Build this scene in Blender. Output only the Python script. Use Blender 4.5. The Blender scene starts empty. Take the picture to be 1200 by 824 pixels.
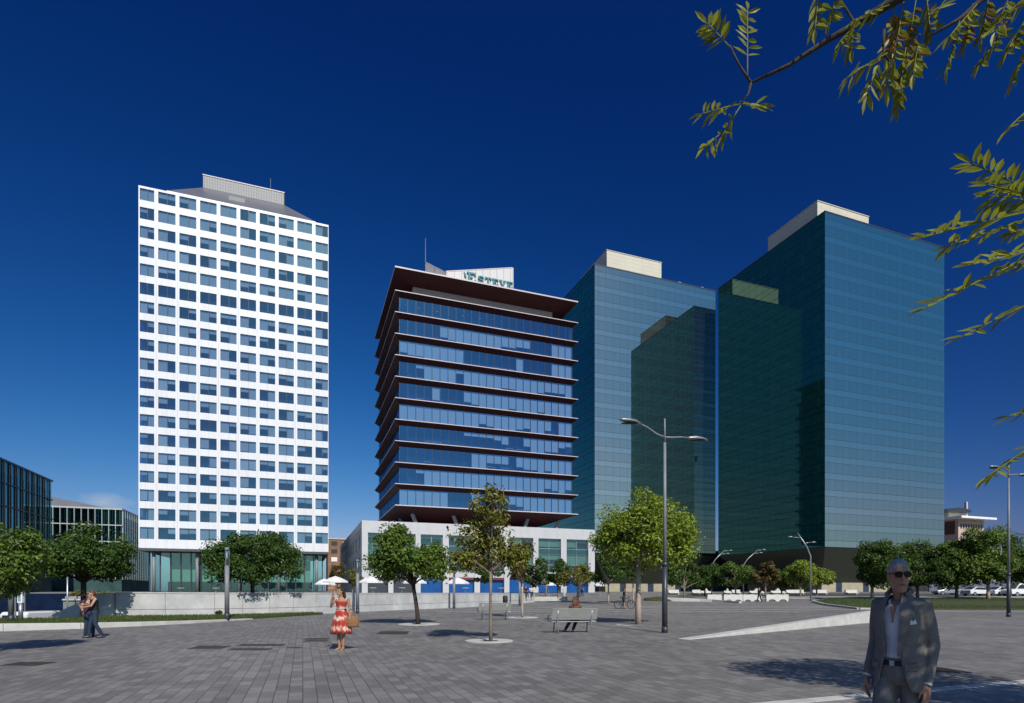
SKY_POW = ((3.6, 2.6, .4), (1.05, 1.3, .66), (1.0, .9, .52))   # gain, contrast, share removed by the polarising filter
SKY_MAX = (.7, .9, 1.0)
SKY_STR = .1
SUN_E = 4.4
CLOUD = (4.2, 4.9, 6.0)
import bpy, math, random
import numpy as np
from mathutils import Vector, Matrix
R = math.radians
rng = np.random.default_rng(7)
random.seed(7)
scene = bpy.context.scene
COL = scene.collection
F = 668.0                      # focal length in photo pixels (photo 1200 wide)
EYE = 1.6
HOR = 692.0
TH = math.atan2(0.3445, 0.9388)   # street grid: the blocks stand turned by this angle
CU, SU = math.cos(TH), math.sin(TH)

def gz(y):                     # the square rises gently to the towers
    return min(max(0.0228 * (y - 58.0), 0.0), 1.3)
def wp(px, py, y):             # world point seen at photo pixel, at distance y
    return Vector(((px - 600) / F * y, y, EYE - (py - HOR) / F * y))
def wx(px, y): return (px - 600) / F * y
def grid(ox, oy, u, v):        # street-grid coordinates to world
    return (ox + CU * u - SU * v, oy + SU * u + CU * v)

# ------------------------------------------------------------------ mesh builder
class MB:
    def __init__(s): s.v = []; s.f = []; s.m = []
    def add(s, vs, fs, m=0):
        o = len(s.v); s.v += [tuple(p) for p in vs]
        for f in fs: s.f.append(tuple(i + o for i in f)); s.m.append(m)
    def quad(s, a, b, c, d, m=0): s.add([a, b, c, d], [(0, 1, 2, 3)], m)
    def box(s, x0, x1, y0, y1, z0, z1, m=0):
        s.add([(x0,y0,z0),(x1,y0,z0),(x1,y1,z0),(x0,y1,z0),(x0,y0,z1),(x1,y0,z1),(x1,y1,z1),(x0,y1,z1)],
              [(0,3,2,1),(4,5,6,7),(0,1,5,4),(1,2,6,5),(2,3,7,6),(3,0,4,7)], m)
    def frustum(s, r0, z0, r1, z1, m=0, caps=(1, 1)):   # r = (x0,x1,y0,y1)
        a = [(r0[0],r0[2],z0),(r0[1],r0[2],z0),(r0[1],r0[3],z0),(r0[0],r0[3],z0)]
        b = [(r1[0],r1[2],z1),(r1[1],r1[2],z1),(r1[1],r1[3],z1),(r1[0],r1[3],z1)]
        fs = [(0,1,5,4),(1,2,6,5),(2,3,7,6),(3,0,4,7)]
        if caps[0]: fs.append((0,3,2,1))
        if caps[1]: fs.append((4,5,6,7))
        s.add(a + b, fs, m)
    def ring(s, rings, m=0, n=18, cap=True):   # rings: (cx,cy,cz,rx,ry[,yaw]) horizontal ellipses
        vs = []; fs = []
        for q in rings:
            cx, cy, cz, rx, ry = q[:5]; yw = q[5] if len(q) > 5 else 0
            for k in range(n):
                a = 2 * math.pi * k / n; x, y = rx * math.cos(a), ry * math.sin(a)
                vs.append((cx + x*math.cos(yw) - y*math.sin(yw), cy + x*math.sin(yw) + y*math.cos(yw), cz))
        for i in range(len(rings) - 1):
            for k in range(n):
                k2 = (k + 1) % n
                fs.append((i*n+k, i*n+k2, (i+1)*n+k2, (i+1)*n+k))
        if cap:
            fs.append(tuple(range(n))[::-1]); fs.append(tuple(range((len(rings)-1)*n, len(rings)*n)))
        s.add(vs, fs, m)
    def tube(s, pts, rad, n=8, m=0, cap=True, sq=1.0):
        pts = [Vector(p) for p in pts]
        if not isinstance(rad, (list, tuple)): rad = [rad] * len(pts)
        vs = []; fs = []
        t0 = (pts[1] - pts[0]).normalized()
        ref = Vector((0, 0, 1)) if abs(t0.z) < .9 else Vector((1, 0, 0))
        nx = t0.cross(ref).normalized()
        for i, p in enumerate(pts):
            t = (pts[min(i+1, len(pts)-1)] - pts[max(i-1, 0)]).normalized()
            nx = (nx - t * nx.dot(t)).normalized(); ny = t.cross(nx)
            for k in range(n):
                a = 2 * math.pi * k / n
                vs.append(p + nx * (rad[i] * math.cos(a)) + ny * (rad[i] * sq * math.sin(a)))
        for i in range(len(pts) - 1):
            for k in range(n):
                k2 = (k + 1) % n
                fs.append((i*n+k, i*n+k2, (i+1)*n+k2, (i+1)*n+k))
        if cap:
            fs.append(tuple(range(n))[::-1]); fs.append(tuple(range((len(pts)-1)*n, len(pts)*n)))
        s.add(vs, fs, m)
    def limb(s, pts, rad, n=10, m=0):   # tube with rounded ends
        pts = [Vector(p) for p in pts]; rad = list(rad)
        d0 = (pts[0] - pts[1]).normalized(); d1 = (pts[-1] - pts[-2]).normalized()
        P = [pts[0] + d0*rad[0]*.95, pts[0] + d0*rad[0]*.7] + pts + [pts[-1] + d1*rad[-1]*.7, pts[-1] + d1*rad[-1]*.95]
        Q = [rad[0]*.3, rad[0]*.72] + rad + [rad[-1]*.72, rad[-1]*.3]
        s.tube(P, Q, n, m)
    def ell(s, c, rx, ry, rz, m=0, n=14, k=8, yaw=0):
        s.ring([(c[0], c[1], c[2] + rz*math.cos(math.pi*(1 - (i+.04*(1-2*i/k))/k)),
                 rx*math.sin(math.pi*max(.03, min(.97, i/k))), ry*math.sin(math.pi*max(.03, min(.97, i/k))), yaw) for i in range(k+1)], m, n)
    def prism(s, poly, z0, z1, m=0):       # poly counter-clockwise in xy
        n = len(poly)
        zz0 = z0 if isinstance(z0, (list, tuple)) else [z0]*n
        zz1 = z1 if isinstance(z1, (list, tuple)) else [z1]*n
        vs = [(p[0], p[1], zz0[i]) for i, p in enumerate(poly)] + [(p[0], p[1], zz1[i]) for i, p in enumerate(poly)]
        fs = [(i, (i+1) % n, n+(i+1) % n, n+i) for i in range(n)] + [tuple(range(n))[::-1], tuple(range(n, 2*n))]
        s.add(vs, fs, m)
    def slabxz(s, poly, y0, y1, m=0):      # poly in xz, extruded along y
        n = len(poly)
        vs = [(p[0], y0, p[1]) for p in poly] + [(p[0], y1, p[1]) for p in poly]
        fs = [(i, n+i, n+(i+1) % n, (i+1) % n) for i in range(n)] + [tuple(range(n)), tuple(range(n, 2*n))[::-1]]
        s.add(vs, fs, m)
    def slabyz(s, poly, x0, x1, m=0):      # poly in yz, extruded along x
        n = len(poly)
        vs = [(x0, p[0], p[1]) for p in poly] + [(x1, p[0], p[1]) for p in poly]
        fs = [(i, (i+1) % n, n+(i+1) % n, n+i) for i in range(n)] + [tuple(range(n))[::-1], tuple(range(n, 2*n))]
        s.add(vs, fs, m)
    def build(s, name, mats, parent=None, smooth=False, loc=None, rotz=0, bevel=0, fix=True):
        me = bpy.data.meshes.new(name)
        me.from_pydata(s.v, [], s.f)
        if not isinstance(mats, (list, tuple)): mats = [mats]
        for m in mats: me.materials.append(m)
        if len(mats) > 1: me.polygons.foreach_set('material_index', s.m)
        if smooth: me.polygons.foreach_set('use_smooth', [True]*len(me.polygons))
        me.update()
        if fix:
            import bmesh
            bm = bmesh.new(); bm.from_mesh(me); bmesh.ops.recalc_face_normals(bm, faces=bm.faces); bm.to_mesh(me); bm.free()
        o = bpy.data.objects.new(name, me); COL.objects.link(o)
        if parent: o.parent = parent
        if loc is not None: o.location = loc
        o.rotation_euler.z = rotz
        if bevel:
            b = o.modifiers.new('bevel', 'BEVEL'); b.width = bevel; b.segments = 2; b.limit_method = 'ANGLE'
        return o

def tag(o, label=None, cat=None, group=None, kind=None):
    if label: o['label'] = label
    if cat: o['category'] = cat
    if group: o['group'] = group
    if kind: o['kind'] = kind
    return o
def thing(name, label, cat, loc=(0, 0, 0), rotz=0, group=None):
    o = bpy.data.objects.new(name, None); COL.objects.link(o)
    o.empty_display_size = .3; o.location = loc; o.rotation_euler.z = rotz
    return tag(o, label, cat, group)
KIDS = {}
def copy_tree(o, label=None, loc=None, rotz=None, parent=None, scale=None, group=None):
    c = o.copy(); COL.objects.link(c)
    if parent: c.parent = parent
    for ch in list(o.children): copy_tree(ch, parent=c)
    if label: c['label'] = label
    if group: c['group'] = group
    if loc is not None: c.location = loc
    if rotz is not None: c.rotation_euler.z = rotz
    if scale is not None: c.scale = (scale,)*3 if not isinstance(scale, tuple) else scale
    return c
def remesh(o, vox, smooth=4):
    r = o.modifiers.new('remesh', 'REMESH'); r.mode = 'VOXEL'; r.voxel_size = vox; r.use_smooth_shade = True
    if smooth:
        k = o.modifiers.new('smooth', 'SMOOTH'); k.iterations = smooth; k.factor = .5
    return o

# ------------------------------------------------------------------ materials
def N(nt, t, **kw):
    n = nt.nodes.new(t)
    for k, v in kw.items(): setattr(n, k, v)
    return n
def base(name):
    m = bpy.data.materials.new(name); m.use_nodes = True
    nt = m.node_tree; nt.nodes.clear()
    return m, nt, N(nt, 'ShaderNodeOutputMaterial')
def c4(c): return (c[0], c[1], c[2], 1)
def math_(nt, op, a, b=None):
    n = N(nt, 'ShaderNodeMath', operation=op)
    for i, x in enumerate((a, b)):
        if x is None: continue
        if isinstance(x, (int, float)): n.inputs[i].default_value = x
        else: nt.links.new(x, n.inputs[i])
    return n.outputs[0]
def mixc(nt, fac, a, b):
    n = N(nt, 'ShaderNodeMix', data_type='RGBA')
    for i, x in ((0, fac), (6, a), (7, b)):
        if isinstance(x, (int, float)): n.inputs[i].default_value = x
        elif isinstance(x, tuple): n.inputs[i].default_value = c4(x)
        else: nt.links.new(x, n.inputs[i])
    return n.outputs[2]
def mat(name, col, rough=.6, var=.18, scale=2.0, bump=0., bscale=30., metal=0., spec=.4, coord='Object', col2=None):
    m, nt, out = base(name)
    p = N(nt, 'ShaderNodeBsdfPrincipled')
    tc = N(nt, 'ShaderNodeTexCoord')
    nz = N(nt, 'ShaderNodeTexNoise'); nz.inputs['Scale'].default_value = scale; nz.inputs['Detail'].default_value = 5
    nz.inputs['Roughness'].default_value = .65
    nt.links.new(tc.outputs[coord], nz.inputs['Vector'])
    lo = tuple(x*(1-var) for x in col); hi = col2 if col2 else tuple(min(1, x*(1+var)) for x in col)
    rmp = N(nt, 'ShaderNodeMapRange'); rmp.inputs[1].default_value = .3; rmp.inputs[2].default_value = .7
    nt.links.new(nz.outputs['Fac'], rmp.inputs[0])
    nt.links.new(mixc(nt, rmp.outputs[0], lo, hi), p.inputs['Base Color'])
    p.inputs['Roughness'].default_value = rough; p.inputs['Metallic'].default_value = metal
    p.inputs['Specular IOR Level'].default_value = spec
    if bump:
        b = N(nt, 'ShaderNodeBump'); b.inputs['Strength'].default_value = bump; b.inputs['Distance'].default_value = .02
        n2 = N(nt, 'ShaderNodeTexNoise'); n2.inputs['Scale'].default_value = bscale; n2.inputs['Detail'].default_value = 4
        nt.links.new(tc.outputs[coord], n2.inputs['Vector']); nt.links.new(n2.outputs['Fac'], b.inputs['Height'])
        nt.links.new(b.outputs[0], p.inputs['Normal'])
    nt.links.new(p.outputs[0], out.inputs[0])
    m['p'] = p.name
    return m
def glass(name, tint, refl, f0=.12, gain=1.0, rough=0., lines=None, linecol=(.01,.02,.02), wav=0.0, haze=None, band=None):
    """Coated glazing: what lies behind shows through the tint, the sky mirrors in front; lines = (period, offset, width) per local axis."""
    m, nt, out = base(name)
    tr = N(nt, 'ShaderNodeBsdfTransparent'); tr.inputs[0].default_value = c4(tint)
    gl = N(nt, 'ShaderNodeBsdfGlossy'); gl.inputs['Color'].default_value = c4(refl); gl.inputs['Roughness'].default_value = rough
    fr = N(nt, 'ShaderNodeFresnel'); fr.inputs[0].default_value = 1.5
    fac = math_(nt, 'MINIMUM', math_(nt, 'ADD', math_(nt, 'MULTIPLY', fr.outputs[0], gain), f0), 1.0)
    tc = N(nt, 'ShaderNodeTexCoord')
    if band:      # back-painted spandrel panes reflect a little more than the vision panes between them: (period, start, height, extra)
        sb = N(nt, 'ShaderNodeSeparateXYZ'); nt.links.new(tc.outputs['Object'], sb.inputs[0])
        fb = math_(nt, 'FRACT', math_(nt, 'DIVIDE', math_(nt, 'SUBTRACT', sb.outputs[2], band[1]), band[0]))
        fac = math_(nt, 'ADD', fac, math_(nt, 'MULTIPLY', math_(nt, 'LESS_THAN', fb, band[2]/band[0]), band[3]))
    if wav:
        nz = N(nt, 'ShaderNodeTexNoise'); nz.inputs['Scale'].default_value = .5; nt.links.new(tc.outputs['Object'], nz.inputs['Vector'])
        b = N(nt, 'ShaderNodeBump'); b.inputs['Strength'].default_value = wav; b.inputs['Distance'].default_value = .05
        nt.links.new(nz.outputs['Fac'], b.inputs['Height']); nt.links.new(b.outputs[0], gl.inputs['Normal'])
    mx = N(nt, 'ShaderNodeMixShader'); nt.links.new(fac, mx.inputs[0])
    inner = tr.outputs[0]
    if haze:        # a diffuse share added to lighten panes whose reflections come out dark
        df = N(nt, 'ShaderNodeBsdfDiffuse'); df.inputs[0].default_value = c4(haze[:3])
        hm = N(nt, 'ShaderNodeMixShader'); hm.inputs[0].default_value = haze[3]
        nt.links.new(tr.outputs[0], hm.inputs[1]); nt.links.new(df.outputs[0], hm.inputs[2]); inner = hm.outputs[0]
    nt.links.new(inner, mx.inputs[1]); nt.links.new(gl.outputs[0], mx.inputs[2])
    last = mx.outputs[0]
    if lines:
        sp = N(nt, 'ShaderNodeSeparateXYZ'); nt.links.new(tc.outputs['Object'], sp.inputs[0])
        tot = None
        for ax, per, off, w in lines:
            fr_ = math_(nt, 'FRACT', math_(nt, 'DIVIDE', math_(nt, 'SUBTRACT', sp.outputs[ax], off), per))
            l = math_(nt, 'LESS_THAN', fr_, w / per)
            tot = l if tot is None else math_(nt, 'MAXIMUM', tot, l)
        d = N(nt, 'ShaderNodeBsdfDiffuse'); d.inputs[0].default_value = c4(linecol)
        m2 = N(nt, 'ShaderNodeMixShader'); nt.links.new(tot, m2.inputs[0]); nt.links.new(last, m2.inputs[1]); nt.links.new(d.outputs[0], m2.inputs[2])
        last = m2.outputs[0]
    nt.links.new(last, out.inputs[0])
    return m
def leafmat(name, dark, light, alt=None, trans=.35, rough=.4):
    m, nt, out = base(name)
    ge = N(nt, 'ShaderNodeNewGeometry')
    col = mixc(nt, ge.outputs['Random Per Island'], dark, light)
    if alt:
        r2 = math_(nt, 'GREATER_THAN', math_(nt, 'FRACT', math_(nt, 'MULTIPLY', ge.outputs['Random Per Island'], 37.7)), 1 - alt[3])
        col = mixc(nt, r2, col, tuple(alt[:3]))
    p = N(nt, 'ShaderNodeBsdfPrincipled'); p.inputs['Roughness'].default_value = rough; p.inputs['Specular IOR Level'].default_value = .35
    nt.links.new(col, p.inputs['Base Color'])
    t = N(nt, 'ShaderNodeBsdfTranslucent'); nt.links.new(mixc(nt, .5, col, (.16, .2, .02)), t.inputs[0])
    mx = N(nt, 'ShaderNodeMixShader'); mx.inputs[0].default_value = trans
    nt.links.new(p.outputs[0], mx.inputs[1]); nt.links.new(t.outputs[0], mx.inputs[2]); nt.links.new(mx.outputs[0], out.inputs[0])
    return m
def lined(name, col, linecol, lines, rough=.5, var=.06, scale=1.5):
    m = mat(name, col, rough, var, scale)
    nt = m.node_tree; p = nt.nodes[m['p']]
    src = p.inputs['Base Color'].links[0].from_socket
    tc = N(nt, 'ShaderNodeTexCoord'); sp = N(nt, 'ShaderNodeSeparateXYZ'); nt.links.new(tc.outputs['Object'], sp.inputs[0])
    tot = None
    for ax, per, off, w in lines:
        fr_ = math_(nt, 'FRACT', math_(nt, 'DIVIDE', math_(nt, 'SUBTRACT', sp.outputs[ax], off), per))
        l = math_(nt, 'LESS_THAN', fr_, w / per)
        tot = l if tot is None else math_(nt, 'MAXIMUM', tot, l)
    nt.links.new(mixc(nt, tot, src, linecol), p.inputs['Base Color'])
    return m

M = {}
M['white'] = mat('white_panel', (.8, .8, .8), .45, .05, .6)
M['concrete'] = mat('pale_concrete', (.55, .54, .52), .8, .12, 1.2, .25, 25)
M['whitestone'] = mat('white_stone', (.5, .485, .45), .75, .15, 2, .2, 30)
M['grey_wall'] = mat('grey_wall', (.2, .22, .21), .8, .2, 1)
M['soil'] = mat('soil', (.07, .05, .035), .95, .4, 8, .6, 40)
M['steel'] = mat('galvanised_steel', (.42, .43, .44), .38, .12, 3, metal=.7)
M['darksteel'] = mat('dark_grey_steel', (.055, .06, .07), .4, .2, 4, metal=.3)
M['greypaint'] = mat('grey_paint', (.2, .21, .22), .45, .12, 4)
M['rust'] = mat('rusty_cover', (.065, .045, .035), .7, .35, 6, .3, 60, metal=.3)
M['maroon'] = mat('maroon_cladding', (.032, .006, .007), .6, .12, .5, spec=.2)
M['fascia'] = mat('pale_fascia', (.55, .48, .48), .4, .08, .6)
M['cream'] = mat('cream_cladding', (.62, .58, .46), .6, .06, .4)
M['bark'] = mat('grey_bark', (.2, .16, .125), .9, .3, 9, .7, 30)
M['palebark'] = mat('pale_bark', (.4, .32, .25), .9, .25, 9, .6, 30)
M['darkbark'] = mat('dark_bark', (.045, .035, .03), .9, .3, 9, .7, 30)
M['black'] = mat('black_rubber', (.015, .015, .016), .55, .2, 5)
M['navyinside'] = mat('dark_office_interior', (.02, .035, .06), .9, .5, .35)
M['greeninside'] = mat('office_floor_slab', (.05, .07, .05), .9, .3, .3)
M['leaf_dark'] = leafmat('leaf_dark_green', (.032, .075, .013), (.09, .155, .028))
M['leaf_mid'] = leafmat('leaf_mid_green', (.07, .135, .02), (.18, .26, .042))
M['leaf_bright'] = leafmat('leaf_bright_green', (.15, .23, .02), (.34, .42, .055))
M['leaf_olive'] = leafmat('leaf_olive_yellow', (.14, .15, .022), (.27, .26, .05), (.13, .08, .025, .14))
M['leaf_autumn'] = leafmat('leaf_turning_brown', (.1, .085, .025), (.18, .14, .04), (.14, .07, .03, .3))
M['leaf_near'] = leafmat('leaf_near', (.16, .18, .02), (.42, .42, .06), None, .5, .42)
M['leaf_dead'] = leafmat('leaf_dead', (.22, .1, .02), (.38, .19, .05), None, .4, .6)
M['grass'] = leafmat('grass_blade', (.05, .085, .015), (.1, .14, .03), (.13, .13, .05, .1), .3, .6)
# ------------------------------------------------------------------ world, sun, camera
SUNV = Vector((.43, -1.08, 1.0)).normalized()
elev = math.asin(SUNV.z)
w = bpy.data.worlds.new("World"); scene.world = w; w.use_nodes = True
nt = w.node_tree; nt.nodes.clear()
out = N(nt, 'ShaderNodeOutputWorld'); bg = N(nt, 'ShaderNodeBackground')
sky = N(nt, 'ShaderNodeTexSky', sky_type='NISHITA'); sky.sun_disc = False
sky.sun_elevation = elev; sky.sun_rotation = math.atan2(SUNV.x, SUNV.y)
sky.altitude = 300; sky.air_density = 1.0; sky.dust_density = 1.0; sky.ozone_density = 5.0
# a polarising filter deepens the blue of the whole sky
sep = N(nt, 'ShaderNodeSeparateColor'); cmb = N(nt, 'ShaderNodeCombineColor')
nt.links.new(sky.outputs[0], sep.inputs[0])
tc0 = N(nt, 'ShaderNodeTexCoord'); dt = N(nt, 'ShaderNodeVectorMath', operation='DOT_PRODUCT'); dt.inputs[1].default_value = SUNV
nt.links.new(tc0.outputs['Generated'], dt.inputs[0])
c2 = math_(nt, 'MULTIPLY', dt.outputs['Value'], dt.outputs['Value'])
pol = math_(nt, 'DIVIDE', math_(nt, 'SUBTRACT', 1.0, c2), math_(nt, 'ADD', 1.0, c2))   # how strongly skylight is polarised at this angle from the sun
for i, (k, e, f) in enumerate(SKY_POW):
    v = math_(nt, 'MULTIPLY', math_(nt, 'POWER', math_(nt, 'MULTIPLY', sep.outputs[i], .1), e), k*10)
    v = math_(nt, 'MULTIPLY', v, math_(nt, 'SUBTRACT', 1.0, math_(nt, 'MULTIPLY', pol, f)))
    v = math_(nt, 'MINIMUM', v, SKY_MAX[i]*10)
    chan = v if i == 0 else chan
    if i == 1: nt.links.new(math_(nt, 'MINIMUM', chan, math_(nt, 'MULTIPLY', v, .62)), cmb.inputs[0])   # the horizon stays blue
    if i > 0: nt.links.new(v, cmb.inputs[i])
skyc = cmb.outputs[0]
# one small wisp of cloud low over the left roofs
tc = N(nt, 'ShaderNodeTexCoord'); vd = N(nt, 'ShaderNodeVectorMath', operation='SUBTRACT')
cd = Vector(((124 - 600) / F, 1, (HOR - 588) / F)).normalized(); vd.inputs[1].default_value = cd
nt.links.new(tc.outputs['Generated'], vd.inputs[0])
mp = N(nt, 'ShaderNodeMapping'); mp.inputs['Scale'].default_value = (26, 26, 62); nt.links.new(vd.outputs[0], mp.inputs[0])
nz = N(nt, 'ShaderNodeTexNoise'); nz.inputs['Scale'].default_value = 1.6; nz.inputs['Detail'].default_value = 6; nt.links.new(mp.outputs[0], nz.inputs[0])
ln = N(nt, 'ShaderNodeVectorMath', operation='LENGTH'); nt.links.new(mp.outputs[0], ln.inputs[0])
cm = math_(nt, 'MULTIPLY', math_(nt, 'SUBTRACT', math_(nt, 'ADD', math_(nt, 'SUBTRACT', 1.0, ln.outputs['Value']), nz.outputs['Fac']), .55), .75)
cmc = N(nt, 'ShaderNodeClamp'); nt.links.new(cm, cmc.inputs[0])
nt.links.new(mixc(nt, cmc.outputs[0], skyc, CLOUD), bg.inputs[0])
bg.inputs[1].default_value = SKY_STR
nt.links.new(bg.outputs[0], out.inputs[0])
sun = bpy.data.lights.new('sun', 'SUN'); sun.energy = SUN_E; sun.angle = R(.5); sun.color = (1, .955, .89)
so = bpy.data.objects.new('sun', sun); COL.objects.link(so)
so.rotation_euler = SUNV.to_track_quat('Z', 'Y').to_euler(); so.location = (30, -60, 60)
cam = bpy.data.cameras.new('camera'); co = bpy.data.objects.new('camera', cam); COL.objects.link(co)
co.location = (0, 0, EYE); co.rotation_euler = (R(90), 0, 0)
cam.sensor_fit = 'HORIZONTAL'; cam.sensor_width = 36; cam.lens = F / 1200 * 36; cam.shift_y = (HOR - 412) / 1200
cam.clip_start = .05; cam.clip_end = 6000
scene.camera = co
vs = scene.view_settings; vs.view_transform = 'Standard'; vs.look = 'None'; vs.exposure = 0; vs.gamma = 1; vs.use_curve_mapping = False
scene.cycles.max_bounces = 8; scene.cycles.transparent_max_bounces = 16; scene.cycles.use_denoising = True
scene.cycles.caustics_reflective = False; scene.cycles.caustics_refractive = False
scene.cycles.sample_clamp_indirect = 6

# ------------------------------------------------------------------ ground
def paving(name, c1, c2, mortar, bw=.43, rh=.205):
    m, nt, out = base(name)
    p = N(nt, 'ShaderNodeBsdfPrincipled'); p.inputs['Roughness'].default_value = .7; p.inputs['Specular IOR Level'].default_value = .25
    tc = N(nt, 'ShaderNodeTexCoord'); mp = N(nt, 'ShaderNodeMapping')
    mp.inputs['Rotation'].default_value = (0, 0, -(TH + math.pi/2))
    nt.links.new(tc.outputs['Object'], mp.inputs[0])
    br = N(nt, 'ShaderNodeTexBrick'); br.offset = .37; br.offset_frequency = 2; br.squash = .75; br.squash_frequency = 3
    br.inputs['Scale'].default_value = 1; br.inputs['Brick Width'].default_value = bw; br.inputs['Row Height'].default_value = rh
    br.inputs['Mortar Size'].default_value = .006; br.inputs['Mortar Smooth'].default_value = .2
    br.inputs['Color1'].default_value = c4(c1); br.inputs['Color2'].default_value = c4(c2); br.inputs['Mortar'].default_value = c4(mortar)
    br.inputs['Bias'].default_value = -.1
    nt.links.new(mp.outputs[0], br.inputs[0])
    n1 = N(nt, 'ShaderNodeTexNoise'); n1.inputs['Scale'].default_value = .22; n1.inputs['Detail'].default_value = 8; n1.inputs['Roughness'].default_value = .7
    nt.links.new(tc.outputs['Object'], n1.inputs[0])
    n2 = N(nt, 'ShaderNodeTexNoise'); n2.inputs['Scale'].default_value = 14; n2.inputs['Detail'].default_value = 4
    nt.links.new(tc.outputs['Object'], n2.inputs[0])
    k = math_(nt, 'ADD', math_(nt, 'MULTIPLY', n1.outputs['Fac'], 1.15), math_(nt, 'ADD', math_(nt, 'MULTIPLY', n2.outputs['Fac'], .4), .25))
    mm = N(nt, 'ShaderNodeMix', data_type='RGBA', blend_type='MULTIPLY'); mm.inputs[0].default_value = 1
    nt.links.new(br.outputs['Color'], mm.inputs[6]); nt.links.new(k, mm.inputs[7])
    # dark worn spots
    n3 = N(nt, 'ShaderNodeTexNoise'); n3.inputs['Scale'].default_value = .9; n3.inputs['Detail'].default_value = 3; nt.links.new(tc.outputs['Object'], n3.inputs[0])
    st = N(nt, 'ShaderNodeMapRange'); st.inputs[1].default_value = .63; st.inputs[2].default_value = .75; st.inputs[4].default_value = .35; nt.links.new(n3.outputs['Fac'], st.inputs[0])
    vo = N(nt, 'ShaderNodeTexVoronoi'); vo.inputs['Scale'].default_value = 1.7; nt.links.new(tc.outputs['Object'], vo.inputs[0])
    gum = N(nt, 'ShaderNodeMapRange'); gum.inputs[1].default_value = .03; gum.inputs[2].default_value = .045; gum.inputs[3].default_value = .6; gum.inputs[4].default_value = 0; nt.links.new(vo.outputs['Distance'], gum.inputs[0])
    nt.links.new(mixc(nt, gum.outputs[0], mixc(nt, st.outputs[0], mm.outputs[2], (.05, .047, .045)), (.045, .042, .04)), p.inputs['Base Color'])
    b = N(nt, 'ShaderNodeBump'); b.inputs['Strength'].default_value = .35; b.inputs['Distance'].default_value = .01
    nt.links.new(math_(nt, 'ADD', br.outputs['Fac'], math_(nt, 'MULTIPLY', n2.outputs['Fac'], -.3)), b.inputs['Height']); b.invert = True
    nt.links.new(b.outputs[0], p.inputs['Normal'])
    nt.links.new(p.outputs[0], out.inputs[0]); return m
M['paving'] = paving('plaza_paving', (.222, .21, .198), (.13, .123, .117), (.045, .043, .041))
M['terrace'] = mat('terrace_stone', (.3, .29, .28), .8, .15, .8, .2, 20)
M['asphalt'] = mat('asphalt', (.05, .05, .052), .85, .25, 2, .3, 60)
PIT = (-47., -24.2, 30.2, 46.)
g = MB()
xs = [-2500, -400, -120, PIT[0], PIT[1], 0, 60, 200, 500, 2500]
ys = [-2500, -200, 0, PIT[2], PIT[3], 58, 115.02, 300, 3000]
for i in range(len(xs)-1):
    for j in range(len(ys)-1):
        if xs[i] == PIT[0] and ys[j] == PIT[2]: continue
        g.quad(*[(x, y, gz(y)) for x, y in ((xs[i], ys[j]), (xs[i+1], ys[j]), (xs[i+1], ys[j+1]), (xs[i], ys[j+1]))])
tag(g.build('paved_ground', M['paving']), kind='structure')
# sunk service road at the left
g = MB(); z0 = -1.35
g.quad((PIT[0], PIT[2], z0), (PIT[1], PIT[2], z0), (PIT[1], PIT[3], z0), (PIT[0], PIT[3], z0))
tag(g.build('sunken_road', M['asphalt']), kind='structure')
g = MB()
g.box(PIT[0]-.3, PIT[1]+.3, PIT[2]-.3, PIT[2], z0, -.004); g.box(PIT[1], PIT[1]+.3, PIT[2]+.002, PIT[3], z0, -.004)
g.box(PIT[0]-.3, PIT[0], PIT[2]+.002, PIT[3], z0, -.004)
tag(g.build('ramp_retaining_wall', M['grey_wall']), 'grey retaining wall lining the sunken service road', 'retaining wall')
WALL = [(-23.2, 33.35), (-20.5, 33.7), (-18, 34.5), (-15.4, 36.2), (-13.3, 38.6), (-9.6, 45.9), (-5.4, 52.3), (-.9, 60.4), (2.7, 67.7)]
WTOP = [1.5, 1.49, 1.47, 1.45, 1.44, 1.4, 1.36, 1.31, 1.28]
g = MB()
poly = WALL + [(3.0, 75), (-5, 113), (-30, 113), (-130, 113), (-130, 46.35), (-31.6, 46.35), (-31.6, 40.3), (-24.3, 40.3), (-24, 33.7)]
zt = 1.18
g.prism([(p[0]-.12, p[1]+.12) for p in poly[:9]] + poly[9:], .01, zt)
tag(g.build('raised_terrace', M['terrace']), kind='structure')
M['wallpanel'] = mat('concrete_wall_panel', (.47, .465, .45), .75, .2, .9, .2, 30)
wl = thing('terrace_wall', 'long curving pale concrete wall of large panels holding up the terrace', 'wall', (0, 0, 0))
g = MB(); cp = MB(); jn = MB()
th = .3
def offs(P, i, d):
    a = Vector(P[max(i-1, 0)]); b = Vector(P[min(i+1, len(P)-1)]); t = (b - a).normalized()
    return (P[i][0] - t.y*d, P[i][1] + t.x*d)
dense, dtop = [], []
for i in range(len(WALL)-1):
    L = (Vector(WALL[i+1]) - Vector(WALL[i])).length; n = max(1, round(L/1.9))
    for k in range(n):
        f = k/n
        dense.append((WALL[i][0]*(1-f)+WALL[i+1][0]*f, WALL[i][1]*(1-f)+WALL[i+1][1]*f)); dtop.append(WTOP[i]*(1-f)+WTOP[i+1]*f)
dense.append(WALL[-1]); dtop.append(WTOP[-1])
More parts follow.
